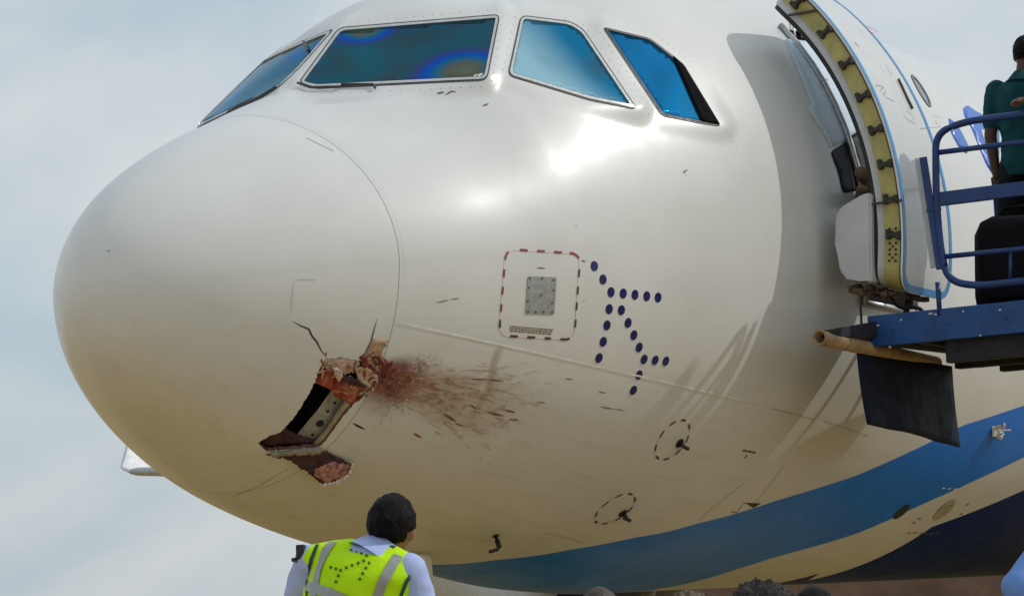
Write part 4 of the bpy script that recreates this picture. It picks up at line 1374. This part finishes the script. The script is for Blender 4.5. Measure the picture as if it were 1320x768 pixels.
def torso(bm, J, g, i0=0, i1=10):
    lat, S = torso_rings(J, g)
    ax = Vector((lat.x, lat.y, 0)).normalized()
    fy = Vector((-ax.y, ax.x, 0))
    rs = []
    for c, rx, ry in S[i0:i1]:
        tilt = lat if c.z > Vector(J['chest']).z-.02 else ax
        rs.append(ell_ring(bm, c, tilt, fy, rx, ry, 24))
    for a, b in zip(rs, rs[1:]):
        for k in range(24): bm.faces.new((a[k], a[(k+1) % 24], b[(k+1) % 24], b[k]))
    bm.faces.new(rs[0][::-1]); bm.faces.new(rs[-1])
def head_geo(bm, J, tilt):
    c = Vector(J['head'])
    v = bmesh.ops.create_uvsphere(bm, u_segments=32, v_segments=20, radius=1)['verts']
    for q in v:
        p = q.co
        w = .077*(1-.18*max(0, -p.z)); d = .096; h = .112
        x, y, z = p.x*w, p.y*d, p.z*h
        if p.z < -.2 and p.y > 0: y += .010*p.y           # jaw
        if p.z < -.1 and p.y < -.2: y *= .82               # nape
        if abs(p.x) < .25 and p.y > .6 and abs(p.z+.12) < .25: y += .022*(1-abs(p.x)/.25)*(1-abs(p.z+.16)/.3)   # nose
        if p.y > .6 and abs(p.z-.05) < .12 and .2 < abs(p.x) < .6: y -= .006   # eye sockets
        if p.y > .6 and abs(p.z+.45) < .06 and abs(p.x) < .3: y -= .004        # mouth
        q.co = tilt @ Vector((x, y, z)) + c
    for s in (-1, 1):
        e = bmesh.ops.create_uvsphere(bm, u_segments=10, v_segments=8, radius=1)['verts']
        for q in e: q.co = tilt @ Vector((s*.078+q.co.x*.012, -.008+q.co.y*.020, -.012+q.co.z*.034)) + c
def hand_geo(bm, w, d, side, curl=.5):
    """palm and five fingers continuing the forearm direction d at wrist w"""
    d = Vector(d).normalized(); w = Vector(w)
    lat = d.cross(Vector((0, 0, 1)));
    if lat.length < .2: lat = d.cross(Vector((0, 1, 0)))
    lat.normalize(); nn = lat.cross(d).normalized()
    R3 = Matrix((lat, d, nn)).transposed()
    box(bm, w+d*.045, (.078, .095, .026), R3, .010)
    for i, ln in enumerate((.068, .078, .072, .056)):
        b0 = w+d*.088+lat*(-.029+.0195*i)
        p1 = b0+d*ln*.45-nn*.004; p2 = p1+(d*math.cos(curl)-nn*math.sin(curl))*ln*.32; p3 = p2+(d*math.cos(curl*2)-nn*math.sin(curl*2))*ln*.26
        tube(bm, [b0, p1, p2, p3], .008, 8, True, [.0092, .0088, .0080, .0062])
    t0 = w+d*.03-lat*.034*side*-1*-1
    t1 = t0+(d*.6-lat*side*.7).normalized()*.042; t2 = t1+(d*.9-lat*side*.3-nn*.3).normalized()*.034
    tube(bm, [t0, t1, t2], .010, 8, True, [.013, .010, .0075])
SKIN_M = mat('skin_brown', (.26, .13, .075), .5, vary=.12, spec=.4)
SKIN_D = mat('skin_dark', (.075, .034, .022), .5, vary=.12, spec=.4)
HAIR_M = mat('black_hair', (.009, .008, .008), .75, vary=.5, scale=60, spec=.15, bump=.8)
def hair_mat(name, col):
    q = NB(name)
    o, x, y, z = q.obj()
    f = q.noise(q.vec(q.math('MULTIPLY', x, 260), q.math('MULTIPLY', y, 45), q.math('MULTIPLY', z, 45)), 1.0, 4, .6, .8)
    q.l(q.ramp(f, (.35, tuple(c*.4 for c in col)), (.7, tuple(c*1.5 for c in col))), q.b.inputs['Base Color'])
    q.b.inputs['Roughness'].default_value = .55; q.b.inputs['Specular IOR Level'].default_value = .12
    q.bump(f, .9, .01)
    return q.m
HAIR_M = hair_mat('black_hair_strands', (.006, .005, .005))
HAIR_G = mat('greying_curly_hair', (.045, .040, .038), .8, vary=.9, scale=55, spec=.15, bump=1.0)
SHOE_M = mat('black_shoe', (.015, .014, .013), .35)
def person(label, loc, yaw, H, J=None, skin_m=None, shirt=None, trousers=None, hair='short', hair_m=None, long_sleeve=True, head_tilt=(0, 0, 0), vest=None, group=None, loc_z=0.0, curl=.5, voxel=.011):
    skin_m = skin_m or SKIN_M; hair_m = hair_m or HAIR_M
    JJ = {k: Vector(v) for k, v in BASE.items()}
    for k, v in (J or {}).items(): JJ[k] = Vector(v)
    J = JJ
    root = empty('person', (0, 0, 0), label, 'person', group)
    from mathutils import Euler
    tilt = Euler([rad(a) for a in head_tilt]).to_matrix()
    # continuous body
    bm = bmesh.new()
    torso(bm, J, 0)
    limb(bm, [J['neck']+Vector((0, 0, -.04)), J['neck']+(J['head']-J['neck'])*.55], [.060, .056])
    for s in 'LR':
        limb(bm, [J['chest'].lerp(J['sh'+s], .75), J['sh'+s]], [.055, .058])
        limb(bm, [J['sh'+s], J['el'+s]], [.052, .040]); limb(bm, [J['el'+s], J['wr'+s]], [.041, .027])
        limb(bm, [J['hip'+s], J['kn'+s]], [.088, .056]); limb(bm, [J['kn'+s], J['an'+s]], [.055, .036])
        limb(bm, [J['an'+s]+Vector((0, -.03, -.04)), J['an'+s]+Vector((0, .15, -.055))], [.038, .030])
    head_geo(bm, J, tilt)
    me = mesh_from_bm_remesh(bm, voxel, 3)
    bm = bmesh.new(); bm.from_mesh(me)
    for s in 'LR':
        hand_geo(bm, J['wr'+s], J['wr'+s]-J['el'+s], 1 if s == 'R' else -1, curl)
    body = bm_obj('body', bm, skin_m, root, True)
    # clothes
    bm = bmesh.new()
    torso(bm, J, .021, 0, 10)
    for s in 'LR':
        limb(bm, [J['chest'].lerp(J['sh'+s], .7), J['sh'+s]], [.060, .064])
        if long_sleeve:
            limb(bm, [J['sh'+s], J['el'+s]], [.063, .056]); limb(bm, [J['el'+s], J['el'+s].lerp(J['wr'+s], .93)], [.057, .044])
        else:
            limb(bm, [J['sh'+s], J['sh'+s].lerp(J['el'+s], .7)], [.068, .062])
    me = mesh_from_bm_remesh(bm, voxel, 5)
    # folds
    nrm_ = [v.normal.copy() for v in me.vertices]
    for v, n_v in zip(me.vertices, nrm_):
        k = noise.noise(v.co*9+Vector((H*7, 0, 0)))*.55+noise.noise(Vector((v.co.x*14, v.co.y*14, v.co.z*26)))*.45
        v.co += n_v*k*.011
    bm = bmesh.new(); bm.from_mesh(me)
    sh = bm_obj('shirt', bm, shirt, root, True)
    bm = bmesh.new()
    tiltc = (J['head']-J['neck']).normalized()
    ax = tiltc.cross(Vector((0, 1, 0))).normalized(); ay = tiltc.cross(ax)
    c0 = J['neck']+Vector((0, -.012, -.055))
    ra = ell_ring(bm, c0, ax, ay, .118, .108, 24); rb = ell_ring(bm, c0+tiltc*.078, ax, ay, .074, .072, 24); rc = ell_ring(bm, c0+tiltc*.074, ax, ay, .066, .064, 24); rd = ell_ring(bm, c0, ax, ay, .090, .080, 24)
    for a, b in ((ra, rb), (rb, rc), (rc, rd)):
        for k in range(24): bm.faces.new((a[k], a[(k+1) % 24], b[(k+1) % 24], b[k]))
    bm_obj('collar', bm, shirt, root, True)
    bm = bmesh.new()
    torso(bm, J, .016, 0, 4)
    for s in 'LR':
        limb(bm, [J['hip'+s], J['kn'+s]], [.105, .082]); limb(bm, [J['kn'+s], J['an'+s]+Vector((0, 0, -.02))], [.080, .066])
    me = mesh_from_bm_remesh(bm, voxel*1.3, 5)
    bm = bmesh.new(); bm.from_mesh(me)
    bm_obj('trousers', bm, trousers, root, True)
    for s in 'LR':
        bm = bmesh.new()
        a = J['an'+s]
        limb(bm, [a+Vector((0, -.045, -.045)), a+Vector((0, .06, -.045)), a+Vector((0, .165, -.055))], [.044, .042, .034])
        for v in bm.verts: v.co.z = max(v.co.z, a.z-.09)
        bm_obj('shoe', bm, SHOE_M, root, True)
    # hair / cap
    c = J['head']
    if hair != 'none':
        bm = bmesh.new()
        v = bmesh.ops.create_icosphere(bm, subdivisions=5, radius=1)['verts']
        kill = []
        for q in v:
            p = q.co.copy()
            hairline = -.45+.95*max(0, p.y+.15) if p.y > -.15 else -.34
            if hair == 'short' and abs(p.x) > .5 and p.y > -.45: hairline = max(hairline, -.02)
            if hair == 'short': hairline += .07*noise.noise(p*9)
            if p.z < hairline: kill.append(q); continue
            if hair == 'curly':
                g = .034+.016*noise.noise(p*7)+.014*noise.noise(p*15)
            elif hair == 'cap':
                g = .012
            else:
                g = .009+.006*noise.noise(p*3.5)+.0022*noise.noise(Vector((p.x*34, p.y*10, p.z*10)))
            sx_ = 1.0 if p.z > -.05 or hair != 'short' else max(.80, 1+.55*(p.z+.05))
            nape = .84 if (p.y < -.2 and p.z < -.1) else 1.0
            q.co = tilt @ Vector((p.x*(.077+g)*sx_, p.y*(.097*nape+g), p.z*(.112+g))) + c
        bmesh.ops.delete(bm, geom=kill, context='VERTS')
        hp = bm_obj('cap' if hair == 'cap' else 'hair', bm, hair_m, root, True)
        sd = hp.modifiers.new('s', 'SOLIDIFY'); sd.thickness = .012; sd.offset = -1
        if hair == 'cap':
            bm = bmesh.new()
            ri = [bm.verts.new(tilt @ Vector((.078*math.sin(a), .088*math.cos(a), .045)) + c) for a in np.linspace(-1.1, 1.1, 13)]
            ro = [bm.verts.new(tilt @ Vector((.074*math.sin(a), .085*math.cos(a)+.085*max(0, math.cos(a*1.25)), .030)) + c) for a in np.linspace(-1.1, 1.1, 13)]
            for k in range(12): bm.faces.new((ri[k], ri[k+1], ro[k+1], ro[k]))
            br = bm_obj('cap_brim', bm, hair_m, hp)
            sd = br.modifiers.new('s', 'SOLIDIFY'); sd.thickness = .006
    vest_o = None
    if vest:
        bm = bmesh.new()
        torso(bm, J, .034, 1, 9)
        for s in 'LR':
            limb(bm, [J['chest'].lerp(J['neck'], .80).lerp(J['sh'+s], .35)+Vector((0, 0, -.02)), J['chest'].lerp(J['sh'+s], .87)+Vector((0, 0, .010))], [.088, .068])
        me = mesh_from_bm_remesh(bm, .009, 10)
        nrm_ = [v.normal.copy() for v in me.vertices]
        for v, n_v in zip(me.vertices, nrm_):
            v.co += n_v*(noise.noise(Vector((v.co.x*6, v.co.y*6, v.co.z*12)))*.010)
        bm = bmesh.new(); bm.from_mesh(me)
        vest_o = bm_obj('safety_vest', bm, vest, root, True)
    root.rotation_euler = (0, 0, yaw)
    k = H/1.75
    root.scale = (k, k, k)
    root.location = (loc[0], loc[1], loc_z)
    bpy.context.view_layer.update()
    return root, vest_o
def yaw_facing(dx, dy): return math.atan2(dy, dx)-math.pi/2
M_binding = mat('vest_binding_teal', (.004, .05, .045), .6)
def fabric(name, col, vary=.12): return mat(name, col, .85, vary=vary, scale=10, spec=.15, bump=.15)
SH_LBLUE = fabric('light_blue_shirt', (.42, .50, .80))
SH_BLUE = fabric('blue_shirt', (.14, .27, .60))
SH_TEAL = fabric('dark_teal_shirt', (.006, .055, .065), .2)
SH_BLACK = fabric('black_tshirt', (.008, .008, .009))
SH_GREY = fabric('grey_shirt', (.20, .20, .19))
TR_BLACK = fabric('black_trousers', (.008, .009, .012))
TR_NAVY = fabric('navy_trousers', (.015, .02, .05))
TR_KHAKI = fabric('khaki_trousers', (.22, .17, .10))
qv = NB('hi_vis_fabric')
pos = qv.obj()[0]
qv.l(qv.ramp(qv.noise(pos, 9, 4), (.3, (.48, .80, .004)), (.7, (.58, .92, .008))), qv.b.inputs['Base Color'])
qv.b.inputs['Roughness'].default_value = .75; qv.b.inputs['Specular IOR Level'].default_value = .2
qv.bump(qv.noise(pos, 30, 4), .3, .01)
SH_VEST = qv.m
M_tape = mat('reflective_tape', (.33, .34, .34), .35, .3, vary=.12, scale=50)
view = Vector((CD[0], CD[1], 0)).normalized()
def ground_spot(px, D):
    p = at_depth(px, 700, D)
    return p
# the man in the hi-vis vest, standing on a work step
D_V = 8.7
hv = at_depth(503, 634, D_V)            # crown of his head
HV = 1.74
vf = Vector((view.x*math.cos(rad(-22))-view.y*math.sin(rad(-22)), view.x*math.sin(rad(-22))+view.y*math.cos(rad(-22)), 0))
yv = yaw_facing(vf.x, vf.y)
JV = dict(waist=(-.01, .0, 1.10), chest=(.005, .01, 1.30), neck=(.060, .03, 1.462), head=(.105, .075, 1.532),
          shL=(-.180, .0, 1.425), shR=(.195, .02, 1.375), elL=(-.285, .05, 1.205), wrL=(-.20, .30, 1.30), elR=(.255, .05, 1.10), wrR=(.22, .27, 1.02))
ks = HV/1.75
hloc = Vector(JV['head'])*ks
ca, sa = math.cos(yv), math.sin(yv)
foot = Vector((hv.x-(hloc.x*ca-hloc.y*sa), hv.y-(hloc.x*sa+hloc.y*ca), 0))
step_h = hv.z-(1.532+.122)*ks
vman, vobj = person('man seen from behind in a yellow hi-vis vest, looking up at the nose', foot, yv, HV, JV, SKIN_M, SH_LBLUE, TR_NAVY, 'short', HAIR_M, True, (16, 8, 6), SH_VEST, loc_z=step_h)
vm = vobj.data.copy(); vm.transform(vobj.matrix_world)
vb_bvh = BVHTree.FromPolygons([v.co.copy() for v in vm.vertices], [tuple(p.vertices) for p in vm.polygons])
def vest_cast(px, py):
    v = Vector(ray(px, py)).normalized()
    l, n, _, _ = vb_bvh.ray_cast(Vector(CAM_LOC), v)
    if l is None: return None, None
    if n.dot(v) > 0: n = -n
    return l, n
for pts in ([(437, 689), (421, 709), (411, 735), (404, 768)], [(513, 716), (502, 734), (492, 752), (485, 772)], [(396, 755), (423, 763), (450, 774)]):
    line('reflective_tape', pts, .034, .005, M_tape, vman, step=4, cast=vest_cast)
for pts in ([(424, 684), (412, 696), (402, 720), (396, 745), (396, 768)], [(525, 722), (537, 732), (524, 748), (516, 768)], [(464, 689), (478, 692), (492, 697), (509, 706)]):
    line('vest_binding', pts, .014, .004, M_binding, vman, step=3, cast=vest_cast)
for x, y in ((515, 500), (545, 512), (575, 520), (607, 532), (590, 562), (557, 575), (522, 588), (488, 602), (455, 617), (428, 608), (398, 600), (622, 574), (603, 605), (585, 636), (568, 668), (442, 648), (428, 683)):
    l, n = vest_cast(340+x/4.573, 600+y/4.573)
    if l is None: continue
    b_ = bmesh.new(); disc(b_, l+n*.003, n, .0052, .003, 10)
    bm_obj('emblem_dot', b_, mat('vest_dot_green', (.02, .13, .03), .6) if 'vest_dot_green' not in bpy.data.materials else bpy.data.materials['vest_dot_green'], vman)
# his phone
b_ = bmesh.new()
pc = at_depth(388, 711, D_V-.02)
box(b_, pc, (.030, .030, .052), Matrix.Rotation(.3, 3, 'Z'), .004)
box(b_, pc+Vector((-.012, .02, -.026)), (.030, .016, .014), Matrix.Rotation(.3, 3, 'Z'), .003)
tag(bm_obj('radio_handset', b_, M_black), 'small black handset at the left arm of the man in the hi-vis vest', 'handset')
# work step under him
b_ = bmesh.new()
st = empty('work_step', (foot.x, foot.y, 0), 'low grey work step under the man in the hi-vis vest', 'step')
box(b_, (foot.x, foot.y, step_h-.025), (.75, .75, .05), None, .005)
bm_obj('step_top', b_, M_alu, st)
for sx in (-.32, .32):
    for sy in (-.32, .32):
        b_ = bmesh.new(); box(b_, (foot.x+sx, foot.y+sy, (step_h-.05)/2), (.05, .05, step_h-.05), None, .004); bm_obj('step_leg', b_, M_alu, st)

def standing(label, px, py, D, kw, face=0.0, top=1.755, J=None):
    """someone on the apron whose crown shows at this pixel and distance"""
    p = at_depth(px, py, D)
    f = Vector((view.x*math.cos(face)-view.y*math.sin(face), view.x*math.sin(face)+view.y*math.cos(face), 0))
    return person(label, (p.x, p.y), yaw_facing(f.x, f.y), 1.75*p.z/top, J, **kw)
standing('person with greying curly hair in the crowd below the belly', 984, 746, 6.0, dict(shirt=SH_GREY, trousers=TR_KHAKI, hair='curly', hair_m=HAIR_G), .3, 1.775)
standing('dark-haired person standing just right of the curly-haired head', 1046, 748, 8.2, dict(shirt=SH_BLACK, trousers=TR_BLACK, hair='short'), -.2, 1.765)
standing('brown-haired person at the left of the heads below the belly', 772, 749, 9.2, dict(shirt=SH_GREY, trousers=TR_NAVY, hair='short', hair_m=mat('dark_brown_hair', (.05, .035, .025), .55, vary=.6, scale=60, bump=.8)), .1, 1.765)
standing('person with light brown hair between the brown-haired and the curly-haired heads', 892, 755, 9.0, dict(shirt=SH_LBLUE, trousers=TR_KHAKI, hair='curly', hair_m=mat('light_brown_hair', (.12, .085, .05), .6, vary=.7, scale=60, bump=.9)), .5, 1.79)
standing('person whose crown of hair just shows left of the man in the hi-vis vest', 357, 764, 10.0, dict(shirt=SH_BLUE, trousers=TR_NAVY, hair='short'), .2, 1.765)
# blue-shirted person at the right edge with a raised bent arm
pe = at_depth(1320, 760, 6.2)
JB = dict(shL=(-.185, 0, 1.42), elL=(-.33, .20, 1.50), wrL=(-.13, .36, 1.70), elR=(.30, .20, 1.38), wrR=(.10, .36, 1.55))
fB = Vector((view.x, view.y, 0)); yB = yaw_facing(fB.x, fB.y); HB = 1.82; kB = HB/1.75
eb = Vector(JB['elL'])*kB; HB = HB*pe.z/eb.z; kB = HB/1.75; eb = Vector(JB['elL'])*kB
cb, sb_ = math.cos(yB), math.sin(yB)
person('person in a bright blue long-sleeved shirt with an arm raised at the right edge', (pe.x-(eb.x*cb-eb.y*sb_), pe.y-(eb.x*sb_+eb.y*cb)), yB, HB, JB, SKIN_M, SH_BLUE, TR_KHAKI, 'short', loc_z=0)
# two people on the platform
fa = Vector((view.x*math.cos(-.5)-view.y*math.sin(-.5), view.x*math.sin(-.5)+view.y*math.cos(-.5), 0))
person('person in a dark teal shirt and black trousers standing on the boarding platform', (5.2, -3.08), yaw_facing(fa.x, fa.y), 1.74,
       dict(elL=(-.235, -.02, 1.13), wrL=(-.225, .02, .88), knL=(-.17, .03, .50), anL=(-.20, 0, .09), head=(.02, .03, 1.625)), SKIN_D, SH_TEAL, TR_BLACK, 'short', HAIR_M, False, loc_z=ZK)
fb = Vector((-CR[0], -CR[1], 0)).normalized()
person('person in a black cap and black short-sleeved shirt with folded arms on the boarding platform', (4.85, -3.50), yaw_facing(fb.x, fb.y), 1.80,
       dict(elL=(-.22, .10, 1.16), wrL=(.04, .24, 1.20), elR=(.22, .12, 1.15), wrR=(-.04, .25, 1.17)), SKIN_M, SH_BLACK, TR_BLACK, 'cap', HAIR_M, False, loc_z=ZK)

# black bag on the deck beside the teal-shirted person
bag = empty('travel_bag', (5.0, -2.84, ZK), 'black travel bag standing on the platform deck beside the person in teal', 'bag')
M_bag = fabric('black_bag_cloth', (.007, .007, .010))
b_ = bmesh.new(); box(b_, (5.0, -3.02, ZK+.30), (.30, .50, .58), Matrix.Rotation(.25, 3, 'Z'), .11)
for v in b_.verts: v.co += Vector((noise.noise(v.co*5), noise.noise(v.co*5+Vector((7, 0, 0))), noise.noise(v.co*5+Vector((0, 9, 0)))*.7))*.05
bm_obj('bag_body', b_, M_bag, bag, True)
b_ = bmesh.new(); box(b_, (4.85, -3.05, ZK+.22), (.05, .34, .30), Matrix.Rotation(.25, 3, 'Z'), .02); bm_obj('bag_pocket', b_, M_bag, bag, True)
b_ = bmesh.new(); tube(b_, arc_pts([(5.0, -2.93, ZK+.57), (5.0, -2.95, ZK+.64), (5.0, -3.10, ZK+.64), (5.0, -3.12, ZK+.57)], .05), .012, 8); bm_obj('bag_handle', b_, M_bag, bag, True)

# low brown wall across the apron, seen under the belly
wa, wb = at_depth(720, 760, 120), at_depth(2300, 760, 120)
wd = Vector((wb.x-wa.x, wb.y-wa.y, 0)); ln = wd.length; wd.normalize()
wall = empty('perimeter_wall', ((wa.x+wb.x)/2, (wa.y+wb.y)/2, 0), 'long low brown wall on the far side of the apron under the belly', 'wall')
R3 = Matrix.Rotation(math.atan2(wd.y, wd.x), 3, 'Z')
b_ = bmesh.new(); box(b_, ((wa.x+wb.x)/2, (wa.y+wb.y)/2, 1.1), (ln, .3, 2.2), R3, .02)
bm_obj('wall_face', b_, mat('brown_render', (.16, .10, .075), .85, vary=.3, scale=.6), wall)
b_ = bmesh.new(); box(b_, ((wa.x+wb.x)/2, (wa.y+wb.y)/2, 2.25), (ln, .42, .09), R3, .01)
bm_obj('wall_coping', b_, mat('coping_concrete', (.22, .19, .16), .85, vary=.3, scale=.6), wall)

# ------------------------------------------------------------------ ground
g = NB('apron_concrete')
pos, X, Y, Z = g.geo()
cc = g.ramp(g.noise(pos, .7, 8, .65), (.3, (.35, .235, .085)), (.7, (.45, .315, .12)))
def joint(c, per):
    m_ = g.math('PINGPONG', c, per/2)
    return g.smooth(m_, .03, .012)
j = g.math('MAXIMUM', joint(X, 6.0), joint(g.math('ADD', Y, 1.3), 6.0))
cc = g.mix(g.math('MULTIPLY', j, .8), cc, (.08, .075, .07))
cc = g.mix(g.math('MULTIPLY', g.smooth(g.noise(pos, .26, 5, .6), .55, .63), .75), cc, (.12, .10, .065))
g.l(cc, g.b.inputs['Base Color']); g.b.inputs['Roughness'].default_value = .9; g.b.inputs['Specular IOR Level'].default_value = .08
g.bump(g.noise(pos, 40, 4), .2, .01)
R_ = 4000
gr = mesh_obj('ground', [(-R_, -R_, 0), (R_, -R_, 0), (R_, R_, 0), (-R_, R_, 0)], [(0, 1, 2, 3)], g.m)
gr['kind'] = 'structure'

# yellow lead-in line, added for its reflection in the belly, and a red stand line
for nm, x0, x1, y0, y1, m in (('lead_in_line', -12, 40, -.15, .15, mat('yellow_ground_paint', (.55, .36, .04), .7, vary=.3, scale=3)), ('stand_line', -6.15, -5.95, -9, 22, mat('red_ground_paint', (.40, .04, .03), .7, vary=.3, scale=3))):
    o = mesh_obj(nm, [(x0, y0, .004 if 'lead' in nm else .008), (x1, y0, .004 if 'lead' in nm else .008), (x1, y1, .004 if 'lead' in nm else .008), (x0, y1, .004 if 'lead' in nm else .008)], [(0, 1, 2, 3)], m)
    o['kind'] = 'structure'
